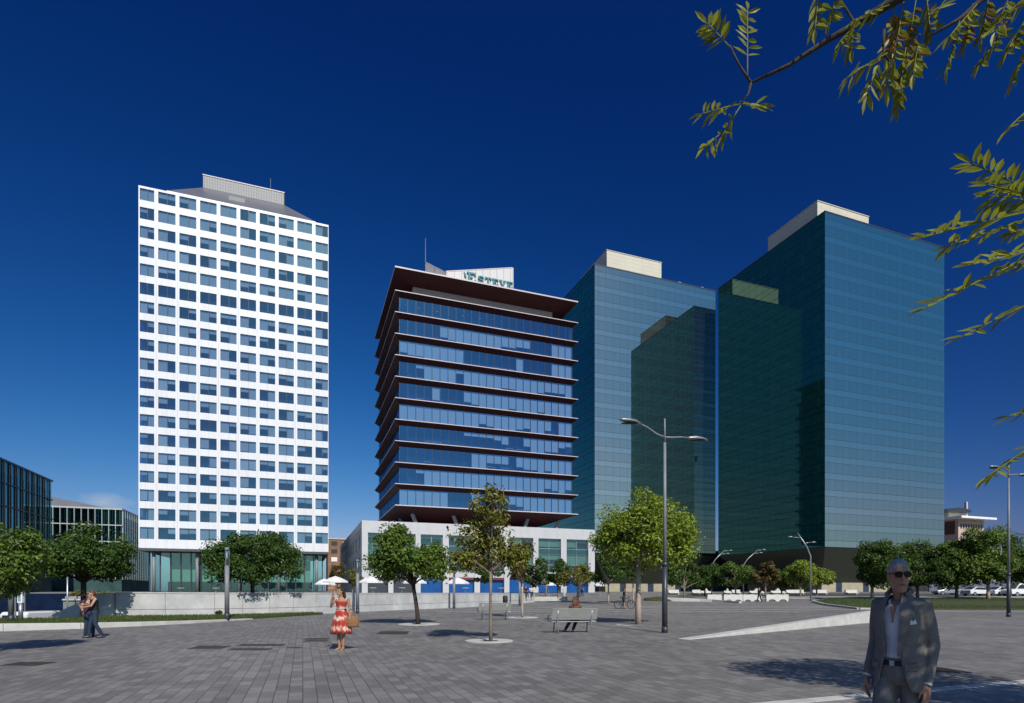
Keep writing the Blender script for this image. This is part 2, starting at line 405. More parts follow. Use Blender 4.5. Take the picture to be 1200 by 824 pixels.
for i in range(len(dense)-1):
    a, b = Vector(dense[i]), Vector(dense[i+1]); t = (b-a).normalized(); gp = .012
    a2, b2 = a + t*gp, b - t*gp; nrm = Vector((-t.y, t.x))
    lo0 = -.1
    for (za, zb, zc, zd) in ((lo0, lo0, .47, .47), (.495, .495, dtop[i]-.07, dtop[i+1]-.07)):
        q = [a2, b2, b2 + nrm*th, a2 + nrm*th]
        g.prism([(p.x, p.y) for p in q], [za, zb, zb, za], [zc, zd, zd, zc])
    q = [a - nrm*.03, b - nrm*.03, b + nrm*(th+.03), a + nrm*(th+.03)]
    cp.prism([(p.x, p.y) for p in q], [dtop[i]-.068, dtop[i+1]-.068, dtop[i+1]-.068, dtop[i]-.068], [dtop[i], dtop[i+1], dtop[i+1], dtop[i]])
    q = [a + nrm*.05, b + nrm*.05, b + nrm*.25, a + nrm*.25]
    jn.prism([(p.x, p.y) for p in q], lo0, [dtop[i]-.08, dtop[i+1]-.08, dtop[i+1]-.08, dtop[i]-.08])
g.build('wall_panel', M['wallpanel'], wl); cp.build('coping', M['whitestone'], wl); jn.build('backing', M['grey_wall'], wl)
g = MB()   # sloping stair parapet at the left end of the wall
g.slabxz([(-27.0, -.1), (-23.25, -.1), (-23.25, 1.46), (-23.9, 1.46), (-27.0, .1)], 33.15, 33.5)
tag(g.build('stair_parapet', M['wallpanel'], bevel=.01), 'pale sloping stair parapet at the left end of the terrace wall', 'parapet')
g = MB(); g.box(-31.5, -24.3, 40.0, 40.3, z0, .9); g.box(-31.5, -24.3, 39.9, 40.35, .904, 1.0, 1)
tag(g.build('ramp_end_wall', [M['grey_wall'], M['whitestone']]), 'grey green wall with white coping behind the sloping stair parapet', 'wall')
M['navy'] = mat('navy_hoarding', (.006, .015, .042), .9, .35, 1.2, spec=.1)
h = thing('blue_hoarding', 'dark navy hoarding of tall panels behind the sunken road', 'hoarding', (-47, 46.05, 0))
for k in range(4):
    g = MB(); g.box(k*3.85, k*3.85+3.8, 0, .06, z0, 1.3+.03*k); g.build('panel', M['navy'], h)
    g = MB(); g.box(k*3.85-.06, k*3.85-.004, -.05, .08, z0, 1.42); g.build('post', M['greypaint'], h)
# light stone lines across the square
M['strip'] = mat('pale_stone_strip', (.27, .26, .25), .8, .15, 1.5)
g = MB()
for (y, x0, x1, wd) in ((43.5, -6, 62, .35), (47.5, -4, 70, .3), (52.5, 0, 75, .4), (56.5, 3, 33, .3)):
    g.box(x0, x1, y, y+wd, -.02, .012)
tag(g.build('stone_step_lines', M['strip']), kind='structure')
# kerb in the bottom right corner: a street-side strip
kd = grid(4.1, 8.1, 0, 0)
g = MB()
def uvquad(g, o, u0, u1, v0, v1, z0, z1, m=0):
    P = [grid(o[0], o[1], a, b) for a, b in ((u0, v0), (u1, v0), (u1, v1), (u0, v1))]
    g.prism(P, z0, z1, m)
for k in range(16):
    uvquad(g, (3.2, 7.75), k*1.2+.006, k*1.2+1.194, -.02, .2, -.1, .016)
tag(g.build('street_kerb', M['whitestone']), kind='structure')
M['lightpave'] = paving('light_side_paving', (.3, .28, .26), (.23, .22, .21), (.09, .085, .08), .4, .4)
g = MB(); uvquad(g, (3.2, 7.75), 0, 40, -4.5, -.03, -.05, .008)
tag(g.build('side_pavement', M['lightpave']), kind='structure')
# wedge plinth rising out of the paving
wd = thing('stone_ramp', 'low white stone wedge rising out of the paving beside the walking man', 'ramp wall', (0, 0, 0))
A = Vector((5.75, 18.5)); B = Vector((20.2, 30.3))
d = (B - A).normalized(); nn = Vector((-d.y, d.x)); L = (B - A).length
g = MB(); NB = 9
for k in range(NB):
    s0, s1 = k*L/NB + .006, (k+1)*L/NB - .006
    q = [A + d*s0, A + d*s1, A + d*s1 + nn*.42, A + d*s0 + nn*.42]
    h0, h1 = .012 + .62*s0/L, .012 + .62*s1/L
    g.prism([(p.x, p.y) for p in q], -.1, [h0, h1, h1, h0])
g.build('edge_block', M['whitestone'], wd, bevel=.01)
g = MB()
q = [A + nn*.425, B + nn*.425, B + nn*9, A + nn*9 + d*3]
g.prism([(p.x, p.y) for p in q], -.1, [.006, .6, .1, .006]); g.build('sloping_surface', M['paving'], wd)
# curved white kerb and lawn strip at the left
KB = [(-25, 20.9), (-22.0, 21.7), (-20, 22.4), (-18, 23.8), (-16.6, 25.6), (-15.5, 27.6), (-14.3, 31.5)]
g = MB(); hts = [.32, .31, .29, .24, .19, .14, .05]
for i in range(len(KB)-1):
    a, b = Vector(KB[i]), Vector(KB[i+1]); t = (b-a).normalized(); nrm = Vector((-t.y, t.x)); a2, b2 = a + t*.006, b - t*.006
    a3, b3 = Vector(offs(KB, i, .35)), Vector(offs(KB, i+1, .35))
    g.prism([(p.x, p.y) for p in (a2, b2, b3, a3)], -.1, [hts[i], hts[i+1], hts[i+1], hts[i]])
tag(g.build('lawn_kerb', M['whitestone'], bevel=.015), 'curved white stone kerb edging the grass strip at the left', 'kerb')
def inpoly(x, y, P):
    c = np.zeros(len(x), bool); n = len(P)
    for i in range(n):
        x1, y1 = P[i]; x2, y2 = P[(i+1) % n]
        c ^= ((y1 > y) != (y2 > y)) & (x < (x2-x1)*(y-y1)/(y2-y1+1e-9)+x1)
    return c
def lawn(name, label, P, zf, n, hb=.09, base_name='lawn_soil'):
    bm = MB(); bm.prism(P, [zf(*p)-.25 for p in P], [zf(*p) for p in P])
    tag(bm.build(base_name, M['lawnbase']), kind='structure')
    xs = np.array([p[0] for p in P]); ysv = np.array([p[1] for p in P])
    x = rng.uniform(xs.min(), xs.max(), n*3); y = rng.uniform(ysv.min(), ysv.max(), n*3)
    k = inpoly(x, y, P); x, y = x[k][:n], y[k][:n]; n = len(x)
    z = np.array([zf(a, b) for a, b in zip(x, y)])
    a = rng.uniform(0, 2*np.pi, n); wd_ = rng.uniform(.012, .03, n); hh = hb*rng.uniform(.5, 1.5, n)
    b0 = np.stack([x-np.cos(a)*wd_, y-np.sin(a)*wd_, z-.01], 1); b1 = np.stack([x+np.cos(a)*wd_, y+np.sin(a)*wd_, z-.01], 1)
    tp = np.stack([x+rng.normal(0, .04, n), y+rng.normal(0, .04, n), z+hh], 1)
    V = np.concatenate([b0, b1, tp]); Fc = np.stack([np.arange(n), np.arange(n)+n, np.arange(n)+2*n], 1)
    me = bpy.data.meshes.new(name); me.from_pydata(V.tolist(), [], Fc.tolist()); me.materials.append(M['grass'])
    o = bpy.data.objects.new(name, me); COL.objects.link(o); tag(o, label, 'grass', kind='stuff'); return o
M['lawnbase'] = mat('lawn_ground', (.045, .06, .018), .95, .4, 3, .5, 40)
PL = [(-25.2, 21.4), (-22.1, 22.15), (-20.2, 22.85), (-18.3, 24.1), (-16.95, 25.8), (-15.9, 27.7), (-14.6, 31.5), (-12.6, 38.0), (-13.5, 38.3), (-15.5, 35.95), (-18.05, 34.2), (-20.5, 33.4), (-23.2, 33.0), (-24.0, 30.0), (-30, 30.0), (-30, 22.0)]
lawn('grass_strip', 'green grass strip between the white kerb and the terrace wall', PL, lambda x, y: .11, 26000)
def zr(x, y): return gz(y) + .12 + .1*max(0, min(1, (y-52)/15))
PR = [(29.6, 48.5), (33, 47.2), (40, 47), (52, 47), (75, 48), (75, 74), (52, 74), (40, 72.5), (35, 66), (33, 60)]
lawn('lawn_grass', 'green lawn on the right below the dark trees', PR, zr, 42000, .11, 'lawn_mound')
g = MB()
for i in range(len(PR)):
    a, b = Vector(PR[i]), Vector(PR[(i+1) % len(PR)]); t = (b-a).normalized(); nrm = Vector((t.y, -t.x))
    z = [gz(p.y)-.1 for p in (a, b)]; zt_ = [zr(p.x, p.y)+.02 for p in (a, b)]
    q = (a + nrm*.004, b + nrm*.004, b + nrm*.22, a + nrm*.22)
    q = (q[3], q[2], q[1], q[0])
    if i in (0, 8, 9, 7): g.prism([(p.x, p.y) for p in q], [z[0], z[1], z[1], z[0]], [zt_[0], zt_[1], zt_[1], zt_[0]])
tag(g.build('lawn_edging', M['whitestone']), 'white stone edging around the tip of the right lawn', 'edging')
g = MB(); g.box(30, 180, 84, 103, 0, gz(93.5)+.22)
g = MB(); P4 = [(30, 86), (190, 86), (190, 104), (30, 104)]
g.prism(P4, -1, [gz(p[1])+.006 for p in P4])
tag(g.build('side_road', M['asphalt']), kind='structure')
g = MB(); P4 = [(30, 78), (190, 78), (190, 85.99), (30, 85.99)]
g.prism(P4, -1, [gz(p[1])+.1 for p in P4])
tag(g.build('far_pavement', M['terrace']), kind='structure')
# steel covers let into the paving
covers = [((221, 757, 258, 760.5), 'wide rusty steel cover in the paving at the left of the woman'),
 ((278, 755, 330, 757), 'long thin rusty cover strip behind another strip, left of the woman'),
 ((268, 760, 314, 762), 'long thin rusty cover strip nearest of the strips left of the woman'),
 ((357, 748, 383, 749.6), 'narrow rusty cover strip just left of the woman, farther of a pair'),
 ((357, 750.4, 382, 751.8), 'narrow rusty cover strip just left of the woman, nearer of a pair'),
 ((338, 758.6, 352, 759.6), 'smallest rusty cover in front of the pair of strips by the woman'),
 ((2, 776, 45, 780), 'rusty steel cover in front of the tree shadow at the left edge'),
 ((443, 740, 477, 743.4), 'rusty square cover between the woman and the tree with the white disc'),
 ((1098, 782, 1138, 788), 'rusty steel cover behind the walking man in the suit')]
for (x0, y0, x1, y1), lb in covers:
    ya, yb = F*EYE/(y1-HOR), F*EYE/(y0-HOR)
    a = Vector((wx(x0 if x0 > 600 else x0-2, ya), ya)); ulen = wx(x1, ya) - a.x; vlen = yb - ya
    sk = thing('cover_plate', lb, 'steel cover', (a.x, a.y, 0), 0, 'steel covers in the paving')
    g = MB(); g.prism([(0, 0), (ulen, 0), (ulen - .12*vlen, vlen), (-.12*vlen, vlen)], -.02, .008); g.build('plate', M['rust'], sk)
    g = MB()
    g.box(0, ulen, -.04, -.003, -.02, .011); g.build('frame', M['darksteel'], sk)
# ------------------------------------------------------------------ white tower
ZB = 1.2
M['whitefac'] = lined('white_facade', (.69, .7, .72), (.47, .47, .49), [(0, 1.7925, 2.94-1.7925-.02, .045)], .42, .04, .25)
def streaks(m, amt, sx=.9):
    nt = m.node_tree; p = nt.nodes[m['p']]; src = p.inputs['Base Color'].links[0].from_socket
    tc = N(nt, 'ShaderNodeTexCoord'); mp = N(nt, 'ShaderNodeMapping'); mp.inputs['Scale'].default_value = (sx, sx, .06); nt.links.new(tc.outputs['Object'], mp.inputs[0])
    nz = N(nt, 'ShaderNodeTexNoise'); nz.inputs['Scale'].default_value = 1.6; nz.inputs['Detail'].default_value = 6; nz.inputs['Roughness'].default_value = .7; nt.links.new(mp.outputs[0], nz.inputs[0])
    r = N(nt, 'ShaderNodeMapRange'); r.inputs[1].default_value = .5; r.inputs[2].default_value = .8; r.inputs[3].default_value = 0; r.inputs[4].default_value = amt; nt.links.new(nz.outputs['Fac'], r.inputs[0])
    nt.links.new(mixc(nt, r.outputs[0], src, (.3, .29, .27)), p.inputs['Base Color'])
streaks(M['whitefac'], .35)
M['blind_light'] = mat('pale_roller_blind', (.8, .79, .76), .8, .06, .4)
M['g_white'] = glass('tinted_blue_glass', (.55, .68, .8), (.4, .68, 1.0), .16, .9, .0, wav=.02)
M['blind'] = mat('roller_blind', (.62, .62, .6), .8, .06, .4)
M['screen'] = lined('louvre_screen', (.34, .335, .33), (.2, .2, .2), [(0, .5, 0, .1), (2, .62, 0, .06)], .6)
M['roofslope'] = mat('roof_metal', (.2, .2, .22), .4, .1, .5, metal=.4)
WT = thing('white_tower', 'tall white office tower with a grid of twin windows and a grey rooftop screen', 'office tower', (-71.3, 108.8, 0), TH)
W_, D_ = 34.56, 30.0; ZT, ZG = 78.97, 9.74; FH = 3.6
zsill = [ZG + 1.75 + i*FH for i in range(19)]; GH = 2.25
edges = [0.0, 2.94] + [2.94 + 3.585*k for k in range(1, 9)] + [W_]
PW = .335
fa = MB()   # facade skin wraps all four sides
def band(z0, z1):
    t = .3
    fa.box(0, W_, 0, t, z0, z1); fa.box(0, W_, D_-t, D_, z0, z1); fa.box(0, t, t+.001, D_-t-.001, z0, z1); fa.box(W_-t, W_, t+.001, D_-t-.001, z0, z1)
zz = ZG
for i in range(19):
    band(zz, zsill[i]); zz = zsill[i] + GH
band(zz, ZT)
sidee = [k*D_/8 for k in range(9)]
for i in range(19):
    z0, z1 = zsill[i]+.002, zsill[i]+GH-.002
    for j, e in enumerate(edges):
        hw = PW if 0 < j < len(edges)-1 else .3
        x0, x1 = max(0.004, e-hw), min(W_-.004, e+hw)
        if j == 0: x0, x1 = .004, .22
        if j == len(edges)-1: x0, x1 = W_-.1, W_-.004
        fa.box(x0, x1, .004, .3, z0, z1); fa.box(x0, x1, D_-.3, D_-.004, z0, z1)
    for e in sidee[1:-1]:
        fa.box(.004, .3, e-PW, e+PW, z0, z1); fa.box(W_-.3, W_-.004, e-PW, e+PW, z0, z1)
fa.build('facade', M['whitefac'], WT)
g = MB(); g.box(.05, W_-.05, .05, D_-.05, ZT-.3, ZT-.02); g.box(.3, W_-.3, .3, D_-.3, ZG+.02, ZG+.4); g.build('roof_slab', M['greypaint'], WT)
sf = MB(); sf.box(.02, W_-.02, .02, D_-.02, ZG-.5, ZG-.002); sf.build('soffit', mat('dark_soffit', (.07, .075, .08), .7), WT)
g = MB(); g.frustum((4.64, 32, .35, 27), ZT+.35, (9.8, 25.6, 8, 22), 86.2, 0); g.box(4.64, 32, .35, 27, ZT-.01, ZT+.348, 1)
g.build('sloping_roof', [M['roofslope'], M['white']], WT)
g = MB(); g.box(9.8, 25.6, 7.98, 22, 86.21, 88.8); g.box(9.7, 25.7, 7.88, 22.1, 88.8, 88.98, 1)
g.build('rooftop_screen', [M['screen'], M['fascia']], WT)
g = MB(); g.box(15.2, 18.2, 3.2, 3.6, 81.6, 82.7); g.build('roof_hatch', M['darksteel'], WT)
g = MB(); g.tube([(22.8, 9, 88.9), (22.8, 9, 92)], .06, 6); g.build('antenna', M['steel'], WT)
# interior floors
g = MB()
for i in range(19): g.box(1.2, W_-1.2, 1.2, D_-1.2, zsill[i]-1.1, zsill[i]-.02)
g.box(1.25, W_-1.25, 1.3, D_-1.3, ZG+.5, ZT-.5); g.build('interior', M['navyinside'], WT)
# windows of the street front
wins = [(i, j) for j in range(10) for i in range(19)]
rest = MB(); rw = random.Random(5)
for idx, (i, j) in enumerate(wins):
    x0, x1 = edges[j] + (PW if j else .22), edges[j+1] - (PW if j < 9 else .1)
    z0, z1 = zsill[i], zsill[i] + GH
    own = idx < 100
    fr = MB() if own else rest
    xm = x0 + (x1-x0)*.53
    fr.box(x0+.002, x1-.002, .08, .17, z0+.003, z0+.05, 0); fr.box(x0+.002, x1-.002, .08, .17, z1-.07, z1-.003, 0)
    fr.box(xm-.03, xm+.03, .08, .168, z0+.052, z1-.072, 0)
    if own: fo = fr.build('window', M['darksteel'], WT)
    pn = MB() if own else rest
    mi = 0 if own else 1
    pn.quad((x0+.002, .13, z0+.003), (x1-.002, .13, z0+.003), (x1-.002, .13, z1-.003), (x0+.002, .13, z1-.003), mi)
    if own: pn.build('pane', M['g_white'], fo, fix=False)
    bl = MB() if own else rest; mi = 0 if own else 2
    openrow = i == 13; topf = i > 14
    for (a, b) in ((x0, xm-.03), (xm+.03, x1)):
        r = rw.random()
        dr = 0 if openrow and r < .85 else (rw.choice([.5, .35, .45, .9, 1]) if r < .6 else 1.0 if r < .83 else 0)
        if topf and dr and rw.random() < .55: dr = 1.0
        if dr: bl.box(a+.03, b-.03, .34, .36, z1-GH*dr*.98, z1-.02, mi)
    if own and bl.v: bl.build('blind', M['blind_light'] if rw.random() < .25 else M['blind'], fo)
o = rest.build('window', [M['darksteel'], M['g_white'], M['blind']], WT, fix=False); o['kind'] = 'stuff'
for nm, f in (('side_glazing', lambda s, z: (.24, s, z)), ('side_glazing', lambda s, z: (W_-.24, s, z))):
    g = MB(); g.quad(f(.3, ZG+.5), f(D_-.3, ZG+.5), f(D_-.3, ZT-1), f(.3, ZT-1)); g.build(nm, M['g_white'], WT, fix=False)
# glazed lobby set back under the tower
M['g_lobby'] = glass('pale_green_glass', (.6, .8, .76), (.8, .95, 1.0), .1, 1.0, .0)
M['lobbyblind'] = mat('lobby_green_panel', (.3, .5, .46), .7, .2, .3)
g = MB(); g.box(4.5, 31, 4, 26, 3.35, ZG-.52); lb = g.build('lobby', M['lobbyblind'], WT)
g = MB(); g.box(4.2, 31.3, 3.7, 26.2, ZB, 3.34); g.build('lobby_base', M['navyinside'], WT)
g = MB(); g.quad((1.2, 3.2, ZB), (33.4, 3.2, ZB), (33.4, 3.2, ZG-.52), (1.2, 3.2, ZG-.52)); g.build('lobby_glass', M['g_lobby'], WT, fix=False)
for k in range(19):
    g = MB(); x = 1.2 + k*1.79; g.box(x-.1, x+.1, 3.0, 3.18, ZB, ZG-.503); g.build('lobby_mullion', M['darksteel'], WT)
for k in range(5):
    g = MB(); x = 2.2+k*7.5; g.tube([(x, 1.6, ZB), (x, 1.6, ZG-.501)], .32, 14); g.build('column', M['greypaint'], WT, smooth=True)

# ------------------------------------------------------------------ twin green glass towers
FT = 3.3
ZG2, ZT2 = 10.0, 74.7
TL = [(0, 1.86, .95, .03), (2, 3.27, 10.0+1.23, .07), (2, 3.27, 10.0+.0, .06)]
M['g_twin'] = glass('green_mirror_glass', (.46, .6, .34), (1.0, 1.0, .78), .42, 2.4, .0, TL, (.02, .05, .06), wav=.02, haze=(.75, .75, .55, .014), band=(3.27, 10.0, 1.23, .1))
M['g_twin_shaded'] = glass('green_glass_shaded_copy', (.1, .45, .33), (.6, 1.0, .82), .02, 2.0, .0, TL, (.004, .012, .01), wav=.02, haze=(.03, .3, .24, .3))  # dimmed copy of the mirror glass; the side faces' shade put into its colour
M['spandrel'] = mat('spandrel_panel', (.11, .12, .07), .8, .12, .4)
M['twinblind'] = mat('grey_green_blind', (.3, .36, .33), .8, .1, .3)
M['twincore'] = mat('lift_core', (.02, .026, .02), .9, .3, .3)
M['twincol'] = mat('pale_column', (.8, .8, .74), .7, .1, 1)
M['darkskirt'] = mat('dark_green_soffit', (.05, .06, .04), .35, .12, .3)
M['beige'] = mat('beige_stone_wall', (.36, .32, .23), .85, .12, 1.0)
def twin(label, ox, oy, W, D, ph, sc=1.):
    T = thing('glass_tower', label, 'office tower', (ox*sc, oy*sc, EYE*(1-sc)), TH, 'twin green glass towers'); T.scale = (sc,)*3; rb = random.Random(int(ox))
    for (lx, ly, rz, Ls) in ((0, 0, 0, W), (W, 0, math.pi/2, D), (W, D, math.pi, W), (0, D, -math.pi/2, D)):
        g = MB(); n = 1
        g.quad((0, 0, ZG2), (Ls, 0, ZG2), (Ls, 0, ZT2), (0, 0, ZT2)); g.build('curtain_wall', M['g_twin' if Ls == W and rz in (0, math.pi) else 'g_twin_shaded'], T, loc=(lx, ly, 0), rotz=rz, fix=False)
        k = 0
        x = 2.3
        while x < Ls - 1.0:
            c = MB(); c.box(x-.2, x+.2, .27, .5, ZG2+.1, ZT2-.2); c.build('column', M['twincol'], T, loc=(lx, ly, 0), rotz=rz)
            x += 3.72
    nf = 20
    for i in range(nf):
        z = ZG2 + .45 + i*3.27
        g = MB(); z0, z1 = z-.45+.02, z + .78
        if i == nf-1: z1 = ZT2-.06
        g.box(.12, W-.12, .12, .26, z0, z1); g.box(.12, W-.12, D-.26, D-.12, z0, z1)
        g.box(.12, .26, .262, D-.262, z0, z1); g.box(W-.26, W-.12, .262, D-.262, z0, z1)
        sp = g.build('spandrel', M['spandrel'], T)
        g = MB(); g.box(.27, W-.27, .27, D-.27, z-.4, z-.05); g.build('floor_slab', M['greeninside'], T)
    g = MB()
    for i in range(nf):
        z = ZG2 + .45 + i*3.27
        for (fx, Ls) in ((0, W), (1, D)):
            x = .5
            while x < Ls-1:
                w2 = rb.choice([.6, .93, .93, 1.86])
                if rb.random() < (.1 if fx == 0 else .5):
                    z1 = z + 2.85; z0 = z1 - rb.choice([.5, .9, 1.4, 2.0, 2.0])
                    if fx == 0: g.box(x, x+w2-.06, .56, .58, z0, z1)
                    else: g.box(.56, .58, x, x+w2-.06, z0, z1)
                x += w2
    o = g.build('blinds', M['twinblind'], T); o['kind'] = 'stuff'
    g = MB(); g.box(6.5, W-6.5, 6.5, D-6.5, ZG2-1, ZT2-.3); g.build('lift_core', M['twincore'], T)
    g = MB(); g.box(-.06, W+.06, -.06, D+.06, ZT2, ZT2+.22); g.build('roof', M['darksteel'], T)
    g = MB(); g.box(ph[0], ph[1], ph[2], ph[3], ZT2+.23, ph[4]); g.box(ph[0]-.1, ph[1]+.1, ph[2]-.1, ph[3]+.1, ph[4], ph[4]+.14)
    g.build('penthouse', lined('penthouse_panels', (.58, .54, .43), (.42, .39, .31), [(2, .95, 0, .06), (0, 2.4, 0, .04)], .6, .05, .4), T)
    g = MB(); g.frustum((6, W-6, 6, D-6), 3.4, (.03, W-.03, .03, D-.03), ZG2-.005, 0); g.build('tapered_soffit', M['darkskirt'], T)
    g = MB(); g.box(6.2, W-6.2, 6.2, D-6.2, .6, 3.39); g.build('base_wall', M['beige'], T)
    for x in (10.2, 18, 26):
        g = MB(); g.box(x, x+1.6, 6.12, 6.19, .8, 3.38); g.build('doorway', M['navyinside'], T)
    g = MB(); g.box(6.12, 6.19, 12, 27 if D > 29 else 24, 1.0, 3.38); g.build('base_glazing', mat('dark_green_glazing', (.02, .045, .04), .15, .2, .3), T)
    return T
twin('right green glass tower, nearer of the twins, with a long cream rooftop box', 60.4, 110, 33.96, 30.1, (1.43, 15.5, 3, 15.8, 79.0))
twin('left green glass tower of the twins, farther one, beside the red slatted tower', 18.57, 127.9, 33.2, 32, (4.76, 19.7, 3, 16, 80.6), 1.03)

# ------------------------------------------------------------------ tower of projecting red slabs
ET = thing('slab_tower', 'blue glass office tower with projecting dark red slabs and a sign on its roof', 'office tower', (-21.3, 103.8, 0), TH)
WE, DE = 37.1, 31.5; S0, SF = 17.14, 3.916; INS = .93
M['g_est'] = glass('blue_glass', (.6, .75, .9), (.22, .58, 1.0), .2, 1.0, .0, wav=.01)
M['estblind'] = mat('pale_blind', (.62, .68, .72), .8, .05, .4)
M['estin'] = mat('blue_dark_interior', (.018, .03, .07), .9, .6, .3)
pat = ["99999900060000568999999", "00299999999999998996786", "00000000099555067787999", "00000000222235005987743",
       "88899999996799976886099", "00007000678998788878999"[:23], "00289992999987798876668", "67789999000000090000999", "00000678999996655000899", "00000000000000000000000"]
slab_outer = (0, WE, 0, DE)
def slab(z, name, drop=.75, th=.22, ins=INS):
    g = MB(); g.box(0, WE, 0, DE, z-.03, z+.1, 1)
    g.frustum((0, WE, 0, DE), z-.031, (0, WE, 0, DE), z-.03-th*.55, 0, (0, 0)) if False else None
    g.frustum((ins, WE-ins, ins, DE-ins), z-drop, (.03, WE-.03, .03, DE-.03), z-.032, 0)
    return g.build(name, [M['maroon'], M['fascia']], ET)
for i in range(11):
    z = S0 + i*SF
    if i == 0: continue
    slab(z, 'projecting_slab', .78)
g = MB(); g.box(0, WE, 0, DE, S0-.05, S0+.12, 1); g.frustum((6, WE-6, 6, DE-6), S0-2.1, (.03, WE-.03, .03, DE-.03), S0-.052, 0)
g.build('projecting_slab', [M['maroon'], M['fascia']], ET)
npane = 23; pw = (WE-2*INS)/npane
for i in range(10):
    z0, z1 = S0 + i*SF + .12, S0 + (i+1)*SF - .79
    g = MB()
    for (a, b, c, d) in ((INS, INS, WE-INS, INS), (WE-INS, INS, WE-INS, DE-INS), (WE-INS, DE-INS, INS, DE-INS), (INS, DE-INS, INS, INS)):
        g.quad((a, b, z0), (c, d, z0), (c, d, z1), (a, b, z1))
    gl = g.build('glazing', M['g_est'], ET, fix=False)
    g = MB()
    for k in range(npane+1):
        x = INS + k*pw; g.box(x-.03, x+.03, INS-.06, INS+.04, z0, z1); g.box(x-.03, x+.03, DE-INS-.04, DE-INS+.06, z0, z1)
        y = INS + k*(DE-2*INS)/npane
        if 0 < k < npane: g.box(INS-.06, INS+.04, y-.03, y+.03, z0, z1); g.box(WE-INS-.04, WE-INS+.06, y-.03, y+.03, z0, z1)
    g.build('mullion_row', M['darksteel'], gl)
    g = MB()
    for k, ch in enumerate(pat[i]):
        dr = int(ch)/9
        if dr:
            x = INS + k*pw; g.box(x+.05, x+pw-.05, INS+.2, INS+.22, z1-(z1-z0)*dr, z1-.01)
    for k in range(npane):
        if rw.random() < .4:
            y = INS + k*(DE-2*INS)/npane; g.box(INS+.2, INS+.22, y+.05, y+1.2, z1-(z1-z0)*rw.uniform(.3, 1), z1-.01)
    for k in range(npane):  # pale blinds added on the unseen right side to lighten its mirror image
        if rw.random() < .85:
            y = INS + k*(DE-2*INS)/npane; g.box(WE-INS-.22, WE-INS-.2, y+.05, y+(DE-2*INS)/npane-.05, z1-(z1-z0)*rw.uniform(.6, 1), z1-.01)
    if g.v: g.build('blinds', M['estblind'], gl)
    g = MB(); g.box(2.6, WE-2.6, 2.6, DE-2.6, z0-.1, z1+.1)
    for k in range(5):
        x = 4+rw.uniform(0, 28); g.box(x, x+1.5, 1.5, 1.55, z0+.7, z0+.75, 1); g.box(x, x+.05, 1.5, 1.55, z0, z0+.7, 1); g.box(x+1.45, x+1.5, 1.5, 1.55, z0, z0+.7, 1)
    g.build('office_interior', [M['estin'], M['white']], gl)
    if i == 9:
        for k in range(9):
            g = MB(); x = 2.2 + k*2.0 + (k % 3)*.5; g.ell((x, 1.9, z1-.55-.35*(k % 2)), .16, .16, .12); g.build('pendant_lamp', M['white'], gl, smooth=True)
g = MB(); g.box(0, WE, 0, DE, 60.5, 60.75, 1); g.frustum((4.05, WE-4.05, 4.05, DE-4.05), 59.6, (.03, WE-.03, .03, DE-.03), 60.49, 0)
g.build('roof_canopy', [M['maroon'], M['fascia']], ET)
g = MB(); g.box(4, WE-4, 4, DE-4, S0+10*SF+.11, 59.7)
g.build('set_back_storey', lined('ribbed_panel', (.3, .28, .27), (.2, .19, .18), [(0, .8, 0, .05)], .6), ET)
M['ribwhite'] = lined('ribbed_sign_panel', (.6, .58, .56), (.42, .4, .4), [(0, 1.45, .2, .16)], .6, .05)
g = MB()
g.slabxz([(10.26, 60.76), (23.8, 60.76), (23.8, 66.5), (10.26, 63.15)], 3.0, 3.35)
g.box(23.802, 24.1, 2.98, 3.36, 60.76, 66.62, 1)
g.slabxz([(10.2, 63.16), (23.8, 66.51), (23.8, 66.68), (10.2, 63.33)], 2.95, 3.4, 1)
sp = g.build('sign_wall', [M['ribwhite'], M['fascia']], ET)
g = MB()
a, b = Vector((10.2, 3.36)), Vector((7.9, 11.5)); t = (b-a).normalized(); nrm = Vector((-t.y, t.x))*.3
for (za, zb, zc, zd, m) in ((60.76, 60.76, 63.1, 69.0, 0), (63.11, 69.01, 63.3, 69.25, 1)):
    P = [a, b, b - nrm, a - nrm]
    g.prism([(p.x, p.y) for p in P], [za, zb, zb, za], [zc, zd, zd, zc], m)
g.build('sign_wing', [M['ribwhite'], M['fascia']], ET)
g = MB(); g.tube([(7.9, 11.3, 69), (7.9, 11.3, 74)], [.09, .05], 6); g.build('antenna', M['steel'], ET)
M['teal'] = mat('teal_letter', (.01, .16, .19), .4, .1, 1)
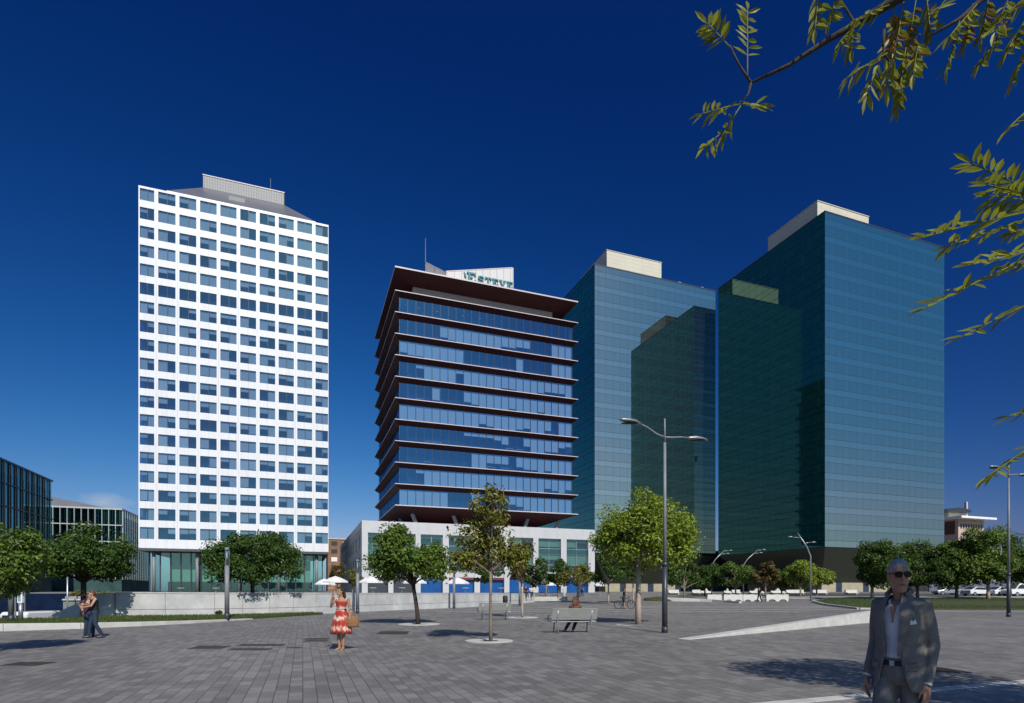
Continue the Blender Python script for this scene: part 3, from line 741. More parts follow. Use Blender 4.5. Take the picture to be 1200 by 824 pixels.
# slab-serif capitals drawn on a unit cell
def letter(ch):
    s = .24
    if ch == 'E': return [[(0,0),(.95,0),(.95,.32),(.8,.32),(.8,.17),(.36,.17),(.36,.42),(.62,.42),(.62,.58),(.36,.58),(.36,.83),(.8,.83),(.8,.68),(.95,.68),(.95,1),(0,1),(0,.86),(.12,.86),(.12,.14),(0,.14)]]
    if ch == 'T': return [[(.25,0),(.75,0),(.75,.14),(.63,.14),(.63,.83),(.85,.83),(.85,.64),(1,.64),(1,1),(0,1),(0,.64),(.15,.64),(.15,.83),(.37,.83),(.37,.14),(.25,.14)]]
    if ch == 'V': return [[(.4,0),(.6,0),(.93,.86),(1,.86),(1,1),(.62,1),(.62,.86),(.7,.86),(.52,.3),(.36,.86),(.44,.86),(.44,1),(0,1),(0,.86),(.08,.86)]]
    if ch == 'S':
        P = [(.86, .70), (.86, .84), (.7, .93), (.4, .93), (.18, .84), (.16, .66), (.36, .55), (.64, .47), (.84, .34), (.82, .16), (.62, .07), (.32, .07), (.14, .17), (.14, .32)]
        lo, hi = [], []
        for i, p in enumerate(P):
            a = Vector(P[max(i-1, 0)]); b = Vector(P[min(i+1, len(P)-1)]); t = (b-a).normalized(); w2 = .1
            lo.append((p[0]-t.y*w2, p[1]+t.x*w2)); hi.append((p[0]+t.y*w2, p[1]-t.x*w2))
        return [lo + hi[::-1]]
x = 14.35
import bmesh
for k, ch in enumerate('ESTEVE'):
    cw, chh = (1.9, 1.95) if k == 0 else (1.36, 1.36)
    bz = 61.95 if k == 0 else 62.2
    g = MB()
    for P in letter(ch): g.slabxz([(x + p[0]*cw, bz + p[1]*chh) for p in P], 2.72, 2.93)
    if k == 0: g.slabxz([(x-.62, bz+chh*.95), (x-.5, bz+chh*.5), (x-.1, bz+chh*.36), (x-.22, bz+chh*.72)], 2.72, 2.93)   # small leaf on the first letter
    g.build('letter', M['teal'], sp)
    x += cw + (.25 if k == 0 else .16)
# slanting columns under the tower
for (x, y) in ((4, 3.2), (12, 3.2), (27, 3.2), (34, 3.2), (3.2, 12), (3.2, 20), (3.2, 27)):
    g = MB(); dx = .9 if x < 18 else -.9
    g.tube([(x+dx, y, 13.0), (x-dx*.6, y, S0-.25)], [.42, .36], 8); g.build('slanted_column', M['greypaint'], ET)
g = MB(); g.box(9, WE-9, 9, DE-9, 13, S0-2); g.build('undercroft', M['navyinside'], ET)

# ------------------------------------------------------------------ white podium block
PD = thing('podium_building', 'low white three storey block with broad piers under the red slab tower', 'building', (-25.03, 95, 0), TH)
WP, DP, ZP = 43.7, 58.0, 13.3
def upos(px, v):   # podium-local u of a photo column on the front
    k = (px-600)/F
    return (k*(95 + CU*v) - (-25.03 - SU*v)) / (CU - k*SU)
piers = [(424, 431), (455, 461), (487, 493), (519, 526), (556, 562.5), (591, 597), (625, 631), (657.5, 664), (689.5, 697)]
pu = [(upos(a, 0), upos(b, 0)) for a, b in piers]
pu[0] = (0, pu[0][1]); pu[-1] = (pu[-1][0], WP)
M['podwhite'] = lined('podium_panels', (.5, .5, .5), (.38, .38, .38), [(0, 2.73, .0, .04)], .5, .05, .4)
g = MB(); g.box(0, WP, 0, .8, 11.3, ZP); g.box(0, WP, .801, DP, 12.2, ZP-.02); g.build('parapet', M['podwhite'], PD)
for a, b in pu:
    g = MB(); g.box(a, b, .003, .8, ZB, 11.298); g.build('pier', M['podwhite'], PD)
g = MB(); g.box(.1, WP-.1, 1.3, DP-.2, ZB, 12.19); g.build('interior', M['navyinside'], PD)
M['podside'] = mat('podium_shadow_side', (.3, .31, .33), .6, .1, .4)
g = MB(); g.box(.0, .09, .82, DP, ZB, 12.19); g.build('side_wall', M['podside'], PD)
for k in range(9):
    for zz in (5.6, 9.3):
        g = MB(); y = 4+k*5.9; g.box(-.06, -.002, y, y+2.6, zz-.6, zz+1.7); wn = g.build('side_window', M['darksteel'], PD)
M['g_pod'] = glass('podium_glass', (.55, .72, .68), (.7, .95, 1.0), .1, .8)
streaks(M['podwhite'], .4)
M['greenblind'] = mat('green_grey_blind', (.3, .37, .33), .8, .12, .5)
for k in range(8):
    a, b = pu[k][1], pu[k+1][0]
    for zi, (z0, z1) in enumerate(((5.0, 11.28),)):
        fr = MB()
        for zz in (z0, 6.35, 8.35, 9.4, z1-.1): fr.box(a+.002, b-.002, .45, .56, zz, zz+.1)
        m_ = (a+b)/2; 
        for q in ((a+.05), m_, (b-.05)): fr.box(q-.05, q+.05, .46, .55, z0+.102, z1-.102)
        wn = fr.build('window', M['steel'], PD)
        p = MB(); p.quad((a, .5, z0), (b, .5, z0), (b, .5, z1), (a, .5, z1)); p.build('pane', M['g_pod'], wn, fix=False)
        bl = MB()
        for (s, e) in ((a+.12, m_-.08), (m_+.08, b-.12)):
            r = rw.random(); bl.box(s, e, .62, .64, 9.5 + (1.2 if r < .5 else .3), 11.2)
            bl.box(s, e, .62, .64, 6.4 if r < .6 else 7.4, 8.3)
        bl.build('blind', M['greenblind'], wn)
        rl = MB(); rl.quad((a, .3, 8.4), (b, .3, 8.4), (b, .3, 9.4), (a, .3, 9.4)); rl.build('glass_rail', M['g_pod'], wn, fix=False)
    g = MB(); g.box(a+.002, b-.002, .3, .8, 3.9, 4.98); g.build('spandrel', M['podwhite'], PD)
    g = MB(); g.box(a+.1, b-.1, .6, .66, ZB, 3.88)
    g.build('shopfront', [mat('blue_shopfront_panel', (.008, .075, .26), .35, .25, .6)] if k >= 2 else [M['darksteel']], PD)
    g = MB(); g.box(a+.1, b-.1, .02, .3, 3.5, 3.88); g.build('awning', mat('dark_red_awning', (.16, .03, .03), .7), PD) if k in (3, 4, 6) else None

# ------------------------------------------------------------------ dark glazed blocks at the left
M['g_dark'] = glass('dark_teal_glass', (.2, .36, .36), (.36, .68, .7), .42, .8)
M['darkin'] = mat('dark_interior', (.03, .07, .07), .9, .5, .3)
def glass_block(name, label, loc, W, D, H, fl, finmat, sides, slabmat):
    T = thing(name, label, 'building', (loc[0], loc[1], 0), TH, )
    # local box spans x 0..W, y 0..D
    g = MB(); g.box(.9, W-.9, .9, D-.9, 1, H-.6); g.build('interior', M['darkin'], T)
    g = MB(); z = H
    k = 0
    while z > 3:
        h = .35 if k == 0 else .22
        g.box(-.12, W+.12, -.12, D+.12, z-h, z); z -= fl; k += 1
    g.build('floor_bands', slabmat, T)
    g = MB(); g.box(.05, W-.05, .05, D-.05, 1, 4.4); g.build('base_wall', M['darkin'], T)
    for s, (lx, ly, rz, Ls) in enumerate(((0, 0, 0, W), (W, 0, math.pi/2, D))):
        g = MB(); g.quad((0, .15, 1), (Ls, .15, 1), (Ls, .15, H-.36), (0, .15, H-.36)); g.build('curtain_wall', M['g_dark'], T, loc=(lx, ly, 0), rotz=rz, fix=False)
        if sides[s]:
            f = MB(); x = .3
            while x < Ls:
                f.box(x, x+.12, -.2, .1, 4.2, H-.36); x += sides[s]
            f.build('fins', finmat, T, loc=(lx, ly, 0), rotz=rz)
        p = MB(); x = .0; j = 0
        while x < Ls:
            if rw.random() < .45: p.box(x+.1, x+1.4, .42, .45, H-fl*(1+j % 5)+.2, H-fl*(j % 5)-.6)
            x += 1.5; j += 1
        p.build('blinds', M['greenblind'], T, loc=(lx, ly, 0), rotz=rz)
    return T
M['palefin'] = mat('pale_fin', (.42, .46, .45), .4, .1, 1)
ox, oy = grid(-96.8, 120, -30, -45)
b1 = glass_block('glass_block', 'dark teal glass block with thin fins, cut by the left edge of the photo', (ox, oy), 30, 45, 24.8, 4.05, M['darksteel'], (0, 2.4), M['darksteel'])
ox, oy = grid(-92.4, 135, -34, 0)
b2 = glass_block('finned_office_block', 'lower office block with pale vertical fins behind the trees at the left', (ox, oy), 34, 26, 21.0, 3.9, M['palefin'], (1.35, 1.9), M['palefin'])
g = MB(); g.slabyz([(9, 21.01), (24, 21.01), (24, 24.6), (9, 24.6)], 6, 16, 1); g.prism([(16.002, 9), (33, 9), (33, 24), (16.002, 24)], 21.01, [24.5, 21.2, 21.2, 24.5], 0)
g.build('rooftop_hall', [M['roofslope'], M['white']], b2)
# brick block far behind the gap
BB = thing('brick_block', 'distant brown brick apartment block in the gap beside the white tower', 'apartment block', (wx(384, 200), 200, 0), TH)
g = MB(); g.box(0, 26, 0, 14, 1, 19.6); g.build('wall', mat('brown_brick', (.25, .14, .085), .9, .3, .8), BB)
for i in range(6):
    for j in range(5):
        g = MB(); g.box(1.2+j*4, 3.2+j*4, -.05, .05, 3.4+i*2.8, 4.9+i*2.8); g.build('window', M['darksteel'] if (i+j) % 3 else M['white'], BB)
g = MB(); g.box(-.3, 26.3, -.3, 14.3, 19.61, 20.0); g.build('roof', M['fascia'], BB)
# cream building at the right
CB = thing('cream_building', 'cream building with wide flat eaves and curved roof at the far right', 'building', (wx(1123, 190), 190, 0), TH)
g = MB(); g.box(0, 13, 0, 22, 1, 25.4); g.build('wall', mat('cream_render', (.5, .38, .3), .85, .08, .4), CB)
g = MB(); g.box(-3.2, 14.6, -3.0, 23, 25.41, 26.1); g.build('eaves', M['white'], CB)
for i in range(2):
    for j in range(9):
        g = MB(); g.box(1+j*1.3, 1.75+j*1.3, -.05, .06, 22.3-i*4, 23.9-i*4); g.build('window', M['darksteel'], CB)
g = MB(); g.box(-.06, -.005, 1, 21, 20.5, 24.9); g.build('side_shadow', mat('dark_red_shadow', (.12, .045, .04), .8), CB)  # flat sheet, shadow of the left face put into its dark red
g = MB(); g.box(1.5, 9, 4, 16, 26.11, 28.2); g.build('upper_storey', M['cream'], CB)
g = MB(); g.slabxz([(-2.5, 28.21), (9.5, 28.21), (10.2, 29.0), (7, 29.6), (3.5, 29.75), (0, 29.3), (-2.8, 28.5)], 2, 17); g.build('curved_roof', M['darksteel'], CB)
g = MB(); g.box(8.4, 9.1, 2.6, 3.3, 26.11, 32); g.build('chimney', M['fascia'], CB)

# far roofs seen through the slot between the twin towers
for px, y_, wd_, ht, lb, cc in ((1188, 210, 30, 16, 'distant pale block above the trees at the far right edge', (.42, .4, .38)),):
    DB = thing('distant_block', lb, 'apartment block', (wx(px, y_)-wd_/2, y_, 0), 0)
    g = MB(); g.box(0, wd_, 0, 12, 1, ht); g.build('wall', mat('distant_render', cc, .9, .1, .3), DB)
    g = MB(); g.box(-.4, wd_+.4, -.4, 12.4, ht+.002, ht+.5); g.build('roof', M['fascia'], DB)
    for i in range(2):
        for j in range(7):
            g = MB(); g.box(1.5+j*3.4, 3.1+j*3.4, -.05, .05, 3+i*3.4, 4.7+i*3.4); g.build('window', M['darksteel'], DB)

LK = thing('slot_infill', 'dark low block added to cover the bright slot between the bases of the twin glass towers', 'building', (wx(836, 150), 150, 0), TH)  # added dark block that hides the bright sky between the tower bases
g = MB(); g.box(-8, 22, 0, 10, .6, 11.6); g.build('infill_wall', M['darkin'], LK)
for k in range(9):
    g = MB(); g.box(-7.9+k*3.4, -7.75+k*3.4, -.12, -.003, .6, 11.5); g.build('mullion', M['darksteel'], LK)
g = MB(); g.box(-8.3, 22.3, -.4, 10.3, 11.602, 12.0); g.build('roof', M['darkskirt'], LK)
# ------------------------------------------------------------------ trees
def leaf_mesh(name, C, Nn, size, asp, m):
    """C centres, Nn facing normals: one small folded leaf (4 points, 2 faces) each."""
    n = len(C)
    t = rng.normal(size=(n, 3)); t -= Nn * (t*Nn).sum(1, keepdims=True); t /= np.linalg.norm(t, axis=1, keepdims=True) + 1e-9
    t[:, 2] -= .35; t /= np.linalg.norm(t, axis=1, keepdims=True) + 1e-9
    b = np.cross(Nn, t); b /= np.linalg.norm(b, axis=1, keepdims=True) + 1e-9
    s = (size * rng.uniform(.65, 1.35, n))[:, None]
    A = C - t*s*.5; Bp = C + t*s*.5
    Lf = C + b*s*asp*.5 + Nn*s*.12 - t*s*.06; Rt = C - b*s*asp*.5 + Nn*s*.12 - t*s*.06
    V = np.stack([A, Lf, Bp, Rt], 1).reshape(-1, 3)
    i = np.arange(n)*4
    Fc = np.stack([np.stack([i, i+2, i+1], 1), np.stack([i, i+3, i+2], 1)], 1).reshape(-1, 3)
    me = bpy.data.meshes.new(name); me.from_pydata(V.tolist(), [], Fc.tolist()); me.materials.append(m)
    o = bpy.data.objects.new(name, me); COL.objects.link(o); return o
def tree(name, label, base, top, cz0, rx, ry=None, cx=0., cy=0., ncl=60, lpc=70, ls=.2, leaf='leaf_mid', trunk=.12, bark='bark', lean=(0, 0), group=None, clr=.27, asp=.5, fill=.5, flat=1.0, fork=None, notch=0.):
    T = thing(name, label, 'tree', base, 0, group)
    ry = ry or rx
    H = top - base[2]; c0 = cz0 - base[2]; zc = c0 + (H-c0)*.42; up = H - zc; dn = zc - c0
    P = []
    nl_ = max(7, ncl//7); lobes = []
    while len(lobes) < nl_:      # rounded lobes of foliage first, leaf clusters over each lobe's surface
        v = rng.normal(size=3); v /= np.linalg.norm(v)
        if v[2] < -.7: continue
        lr = rng.uniform(.26, .48)
        r = (1-lr)*rng.uniform(.62, 1.0)
        if lobes and min(np.linalg.norm(v*r - o_[0]) for o_ in lobes) < .2: 
            if rng.random() < .8: continue
        lobes.append((v*r, lr))
    tot = sum(l[1]**2 for l in lobes)
    for lc, lr in lobes:
        for _ in range(max(3, int(round(ncl*lr*lr/tot)))):
            v = rng.normal(size=3); v /= np.linalg.norm(v)
            if v.dot(lc) < -.1 and rng.random() < .7: v = -v
            p_ = lc + v*lr*rng.uniform(.55, .98)
            if rng.random() < notch: continue
            P.append((cx + p_[0]*rx*(1.08-clr*.3), cy + p_[1]*ry*(1.08-clr*.3), zc + p_[2]*(up if p_[2] > 0 else dn)*(1.05-clr*.25)))
    P = np.array(P); ncl = len(P)
    fk = Vector((lean[0]*.7, lean[1]*.7, fork if fork else max(c0*1.05, zc - dn*.75)))
    g = MB(); g.tube([(0, 0, -.05), (lean[0]*.12, lean[1]*.12, fk.z*.3), (lean[0]*.4, lean[1]*.4, fk.z*.65), fk], [trunk*1.25, trunk, trunk*.9, trunk*.85], 9)
    g.build('trunk', M[bark], T, smooth=True)
    g = MB()
    idx = rng.permutation(ncl)[:min(ncl, 16)]
    for i in idx:
        e = Vector(P[i]); mid = fk.lerp(e, .5) + Vector((rng.normal()*.08*rx, rng.normal()*.08*rx, .06*up))
        g.tube([fk - Vector((0, 0, .1)), fk.lerp(mid, .5), mid, e], [trunk*.55, trunk*.42, trunk*.28, trunk*.1], 5)
    g.build('limbs', M[bark], T, smooth=True)
    Cs, Ns = [], []
    cr = clr * .8 * min(rx, ry, (up+dn)*.7)
    for p in P:
        k = int(lpc*1.25*rng.uniform(.6, 1.3)); d = rng.normal(size=(k, 3)); d /= np.linalg.norm(d, axis=1, keepdims=True)
        rad = cr*rng.uniform(.55, 1.5)*(rng.uniform(0, 1, k)**.45)
        q = p + d*rad[:, None]*np.array([1.15, 1.15, .8*flat])
        nn = d*.7 + np.array([0, 0, .65]) + rng.normal(size=(k, 3))*.45
        nn /= np.linalg.norm(nn, axis=1, keepdims=True)
        Cs.append(q); Ns.append(nn)
    C = np.concatenate(Cs); Nn = np.concatenate(Ns)
    f = leaf_mesh('foliage', C, Nn, ls, asp, M[leaf]); f.parent = T
    return T
def tb(px, y, z=None): return (wx(px, y), y, gz(y) if z is None else z)
def zat(py, y): return EYE - (py-HOR)/F*y
def ptree(name, label, px, y, pl, pr, ptop, pbot, zb=None, **kw):
    b = tb(px, y, zb); x0, x1 = wx(pl, y), wx(pr, y)
    kw.setdefault('cx', (x0+x1)/2 - b[0])
    return tree(name, label, b, zat(ptop, y), zat(pbot, y), (x1-x0)/2, kw.pop('ry', (x1-x0)/2), **kw)
ptree('leafy_tree', 'bushy green tree cut by the left edge of the photo', -14, 14.6, -60, 52, 586, 706, ncl=70, lpc=110, ls=.13, leaf='leaf_mid', trunk=.09, asp=.45)
ptree('leafy_tree', 'dark rounded tree directly behind the embracing couple', 98, 31.5, 36, 150, 604, 690, zb=.1, ncl=95, lpc=120, ls=.2, leaf='leaf_dark', trunk=.15, bark='darkbark')
ptree('leafy_tree', 'broad dome shaped green tree in front of the white tower', 296, 36.5, 236, 360, 614, 690, zb=.1, ncl=120, lpc=140, ls=.2, leaf='leaf_dark', trunk=.14, bark='darkbark', clr=.25)
ptree('leafy_tree', 'full green tree with a leaning dark trunk right of the woman in the dress', 490, 26.7, 424, 528, 609, 692, ncl=90, lpc=130, ls=.17, leaf='leaf_mid', trunk=.1, bark='darkbark', lean=(-.35, 0), clr=.3)
# sparse tree in the middle: tall, airy
ptree('sparse_tree', 'thin yellowing tree with sparse crown standing in a white stone disc', 575, 17.8, 518, 630, 598, 678, ncl=60, lpc=62, ls=.17, leaf='leaf_olive', trunk=.052, bark='bark', asp=.4, clr=.3, fork=2.2, notch=.2)
t0 = ptree('_', '_', 575, 17.8, 540, 606, 560, 625, ncl=20, lpc=46, ls=.15, leaf='leaf_olive', trunk=.03, bark='bark', asp=.4, clr=.33, fork=3.0)
main = [o for o in COL.objects if o.name.startswith('sparse_tree')][0]
for ch in list(t0.children):
    if ch.name.startswith('trunk'): ch.name = 'upper_stem'
    elif ch.name.startswith('foliage'): ch.name = 'upper_foliage'
    else: ch.name = 'upper_limbs'
    ch.parent = main
bpy.data.objects.remove(t0)
ptree('sparse_tree', 'small brownish sparse tree with forked pale trunk behind the metal bench', 612, 33.4, 592, 634, 628, 688, ncl=26, lpc=60, ls=.17, leaf='leaf_autumn', trunk=.07, bark='palebark', fork=2.0, clr=.33)
ptree('leafy_tree', 'small dark tree on the terrace left of the brownish sparse tree', 575, 72, 552, 600, 652, 687, zb=1.18, ncl=40, lpc=80, ls=.3, leaf='leaf_dark', trunk=.13)
ptree('leafy_tree', 'green tree behind the end of the terrace wall, above the seated pair', 640, 76, 606, 648, 645, 690, ncl=42, lpc=80, ls=.32, leaf='leaf_dark', trunk=.14)
ptree('leafy_tree', 'dark tree between the wall end and the yellow green tree', 654, 80, 634, 672, 650, 690, ncl=40, lpc=80, ls=.32, leaf='leaf_dark', trunk=.14)
ptree('leafy_tree', 'small yellow green tree above the head of the seated person on the bench', 677, 66, 652, 700, 656, 691, ncl=40, lpc=90, ls=.26, leaf='leaf_olive', trunk=.12)
ptree('leafy_tree', 'large bright green spreading tree with pale forked trunk beside the tall double lamp', 748, 26.7, 690, 828, 568, 682, ncl=170, lpc=130, ls=.17, leaf='leaf_bright', trunk=.13, bark='palebark', clr=.24, asp=.45, fork=3.0, ry=2.5, cx=.5)
ptree('leafy_tree', 'slim dark tree left of the cyclist', 713, 62, 692, 733, 640, 690, ncl=42, lpc=90, ls=.26, leaf='leaf_dark', trunk=.09, bark='palebark')
ptree('leafy_tree', 'slim dark tree right behind the cyclist', 742, 64, 724, 764, 645, 688, ncl=42, lpc=90, ls=.26, leaf='leaf_dark', trunk=.09, bark='palebark')
for i, (px, y, l, r, tp, bt, lf, lb) in enumerate((
    (802, 76, 778, 832, 648, 694, 'leaf_dark', 'dark tree right of the tall double lamp, leftmost of the low row by the towers'),
    (826, 88, 808, 848, 658, 693, 'leaf_dark', 'low dark tree beneath the slanted lamps, second from the left in the row'),
    (862, 84, 838, 884, 655, 694, 'leaf_mid', 'mid green tree of the low row with a slanted lamp rising out of it'),
    (897, 80, 880, 912, 656, 692, 'leaf_autumn', 'brown tinged tree of the low row behind the small walking figure'),
    (916, 90, 900, 934, 656, 692, 'leaf_mid', 'small round green tree right of the brown tinged tree'),
    (938, 84, 914, 958, 651, 693, 'leaf_bright', 'bright round tree of the low row just left of the leaning twin lamp'),
    (957, 86, 940, 978, 653, 693, 'leaf_bright', 'bright round tree closing the low row right of the leaning twin lamp'))):
    ptree('round_tree', lb, px, y, l, r, tp, bt, ncl=55, lpc=90, ls=.32, leaf=lf, trunk=.13, group='low trees in front of the green towers')
for i, (px, y, l, r, tp, bt, lf, lb) in enumerate((
    (1022, 72, 998, 1066, 627, 694, 'leaf_dark', 'dense dark tree on the lawn just left of the walking man'),
    (1075, 74, 1040, 1120, 629, 695, 'leaf_dark', 'dense dark tree on the lawn directly behind the walking man'),
    (1121, 73, 1084, 1152, 630, 694, 'leaf_mid', 'green tree on the lawn just right of the walking man'),
    (1158, 71, 1112, 1190, 611, 692, 'leaf_mid', 'taller green tree with a pale trunk under the cream building'),
    (1206, 74, 1156, 1246, 611, 694, 'leaf_dark', 'dark tree beside the right hand street lamp, cut by the frame'))):
    ptree('lawn_tree', lb, px, y, l, r, tp, bt, zb=gz(y)+.2, ncl=120, lpc=120, ls=.34, leaf=lf, trunk=.2, bark='palebark' if px in (1022, 1158) else 'bark', group='trees on the right lawn')
for (px, y, l, r, tp, bt, lf, lb) in ((395, 88, 385, 408, 655, 690, 'leaf_autumn', 'brownish tree in the gap between the white tower and the podium'),
    (413, 86, 404, 426, 666, 690, 'leaf_olive', 'low yellow green tree by the podium corner behind the parasols')):
    ptree('gap_tree', lb, px, y, l, r, tp, bt, zb=1.18, ncl=34, lpc=70, ls=.3, leaf=lf, trunk=.1)
# a shrub planter beside the stairs
for (px, y, l, r, tp, bt, lb) in ((88, 42, 78, 104, 691, 701, 'low yellowish shrub behind the sloping parapet, left of the couple'), (122, 44, 106, 136, 692, 700, 'low yellowish shrub behind the sloping parapet, right of the couple')):
    T = ptree('shrub', lb, px, y, l, r, tp, bt, zb=.95 if px < 100 else 1.1, ncl=26, lpc=60, ls=.12, leaf='leaf_olive', trunk=.03); T['category'] = 'shrub'
for (px, py, s, lb) in ((257, 721, .3, 'tiny dark shrub in the grass left of the lamp column'), (319, 719, .45, 'small dark shrub in the grass right of the dome tree')):
    y = F*(EYE-.1)/(py-HOR)
    T = tree('shrub', lb, (wx(px, y), y, .1), .1+s, .12, s*.9, ncl=14, lpc=25, ls=.12, leaf='leaf_dark', trunk=.015); T['category'] = 'shrub'
# white tree surrounds
def surround(px, py, r, hole, lb):
    y = F*EYE/(py-HOR); x = wx(px, y)
    o = thing('tree_surround', lb, 'tree surround', (x, y, 0), 0, 'white stone tree surrounds')
    g = MB(); n = 48
    vs = []
    for rr, z in ((hole, -.05), (hole, .02), (r, .02), (r, -.05)):
        vs += [(rr*math.cos(2*math.pi*k/n), rr*math.sin(2*math.pi*k/n), z) for k in range(n)]
    fs = []
    for j in range(3):
        fs += [(j*n+k, j*n+(k+1) % n, (j+1)*n+(k+1) % n, (j+1)*n+k) for k in range(n)]
    g.add(vs, fs); g.build('stone_ring', M['whitestone'], o)
    g = MB(); g.ring([(0, 0, -.02, hole-.002, hole-.002), (0, 0, .006, hole-.002, hole-.002)], 0, 32); g.build('soil', M['soil'], o)
surround(573, 751.4, .76, .3, 'white stone disc around the sparse yellowing tree')
surround(491, 731.7, 1.0, .35, 'white stone disc around the leaning trunk right of the woman')
surround(748, 732.6, 1.0, .4, 'white stone disc around the large bright spreading tree')
surround(611, 723.8, 1.0, .35, 'white stone disc around the small brownish tree')
# planters
pl = thing('planter_bed', 'low white edged planter bed behind the metal bench at the wall end', 'planter', (wx(612, 72), 72, gz(72)))
g = MB(); g.box(0, 5.6, -1.2, -.85, -.2, .5); g.build('edge', M['whitestone'], pl)
g = MB(); g.box(.05, 5.5, -.84, 6, -.2, .42); g.build('bed', M['lawnbase'], pl)
pl = thing('curved_planter', 'round planter mound with a curving white kerb right of the tall double lamp', 'planter', (wx(808, 70), 70, gz(70)))
g = MB(); pts = [(-3, .2), (-1, -.5), (1, -.9), (2.2, -1.6), (3.1, -3), (3.9, -5.5)]
for i in range(len(pts)-1):
    a, b = Vector(pts[i]), Vector(pts[i+1]); t = (b-a).normalized(); nr = Vector((-t.y, t.x))*.35
    h0, h1 = .5 - .085*i, .5 - .085*(i+1)
    g.prism([tuple(a), tuple(b), tuple(b+nr), tuple(a+nr)], -.4, [h0, h1, h1, h0])
g.build('kerb', M['whitestone'], pl)
g = MB(); g.ring([(-1.5, 2, -.3, 4, 2.3), (-1.5, 2, .35, 3.6, 2), (-1.5, 2, .55, 2, 1)], 0, 24); g.build('mound', M['lawnbase'], pl, smooth=True)

# ------------------------------------------------------------------ foreground tree (stands at the right behind the frame edge)
FTR = thing('foreground_tree', 'near tree whose leafy twigs hang into the picture at the upper right', 'tree', (4.9, .3, 0))
fo = Vector((4.9, .3, 0))
g = MB(); g.tube([(0, 0, -.05), (.03, .02, 1), (-.02, 0, 2.2), (-.2, .1, 3.0)], [.15, .12, .11, .09], 10); g.build('trunk', M['bark'], FTR, smooth=True)
br = MB(); nl = MB(); dl = MB(); stems = MB()
def q(px, py, y): return wp(px, py, y) - fo
def leaflet(B, p, d, up, L, wd_):
    d = d.normalized(); s = d.cross(up).normalized(); n_ = s.cross(d).normalized()
    P = [p, p + d*L*.28 + s*wd_*.42 + n_*L*.03, p + d*L*.62 + s*wd_*.5 - n_*L*.01, p + d*L - n_*L*.1, p + d*L*.62 - s*wd_*.5 - n_*L*.01, p + d*L*.28 - s*wd_*.42 + n_*L*.03, p + d*L*.3 - n_*L*.05, p + d*L*.64 - n_*L*.08]
    B.add(P, [(0, 1, 6), (1, 2, 7, 6), (2, 3, 7), (0, 6, 5), (6, 7, 4, 5), (7, 3, 4)])
def pinnate(a, b, pairs=6, L=.062, wd_=.02, droop=.0, dead=0., hang=0.):
    """compound leaf from a to b (points local to the tree)"""
    ax = b - a; ln = ax.length; ax.normalize()
    sd = ax.cross(Vector((0, 0, 1))).normalized()
    if sd.length < .1: sd = Vector((1, 0, 0))
    sd = (sd + Vector((rng.normal()*.25, rng.normal()*.25, rng.normal()*.25))).normalized()
    up = sd.cross(ax).normalized()
    pts = [a.lerp(b, k/6) - Vector((0, 0, droop*ln*(k/6)**2)) for k in range(7)]
    br.tube(pts, [.0022]*7, 5, 1)
    for k in range(pairs):
        f = .22 + .78*(k+.5)/pairs; p = a.lerp(b, f) - Vector((0, 0, droop*ln*f*f))
        for s in (-1, 1):
            d = ax*rng.uniform(.35, .6) + sd*s*rng.uniform(.7, 1.0) + up*rng.normal()*.3 - Vector((0, 0, hang*rng.uniform(.5, 1.1)))
            nup = (up + sd*rng.normal()*.5 + ax*rng.normal()*.4).normalized()
            leaflet(dl if rng.random() < dead else nl, p, d, nup, L*rng.uniform(.75, 1.15), wd_*rng.uniform(.8, 1.2))
    leaflet(nl, pts[-1], ax - Vector((0, 0, hang*.5)), up, L*1.05, wd_)
def limb_px(L, r0, r1, n=7):
    P = [p if isinstance(p, Vector) else q(*p) for p in L]
    br.tube(P, [r0 + (r1-r0)*k/(len(P)-1) for k in range(len(P))], n)
# main bough from the trunk into the picture
limb_px([Vector((-.2, .1, 2.95)), Vector((-1.1, .55, 3.3)), Vector((-2.2, 1.1, 3.65)), Vector((-2.95, 1.5, 3.82)), (1062, -8, 2.02), (1036, 8, 2.06), (1000, 30, 2.1), (968, 48, 2.13), (925, 76, 2.17), (880, 97, 2.2)], .03, .0045)
limb_px([(880, 97, 2.2), (866, 76, 2.2), (855, 53, 2.2)], .0055, .003, 5)
limb_px([(880, 97, 2.2), (877, 110, 2.2), (868, 122, 2.2)], .0055, .003, 5)
limb_px([(994, 33, 2.1), (1000, 24, 2.1), (985, 0, 2.12), (984, -20, 2.12)], .006, .003, 5)
limb_px([Vector((-2.2, 1.1, 3.65)), (1240, -60, 2.2), (1190, -25, 2.2), (1150, 0, 2.2), (1125, 22, 2.2), (1088, 43, 2.2)], .02, .004, 6)
limb_px([(1036, 35, 2.05), (1035, 62, 2.05), (1042, 72, 2.05)], .005, .003, 5)
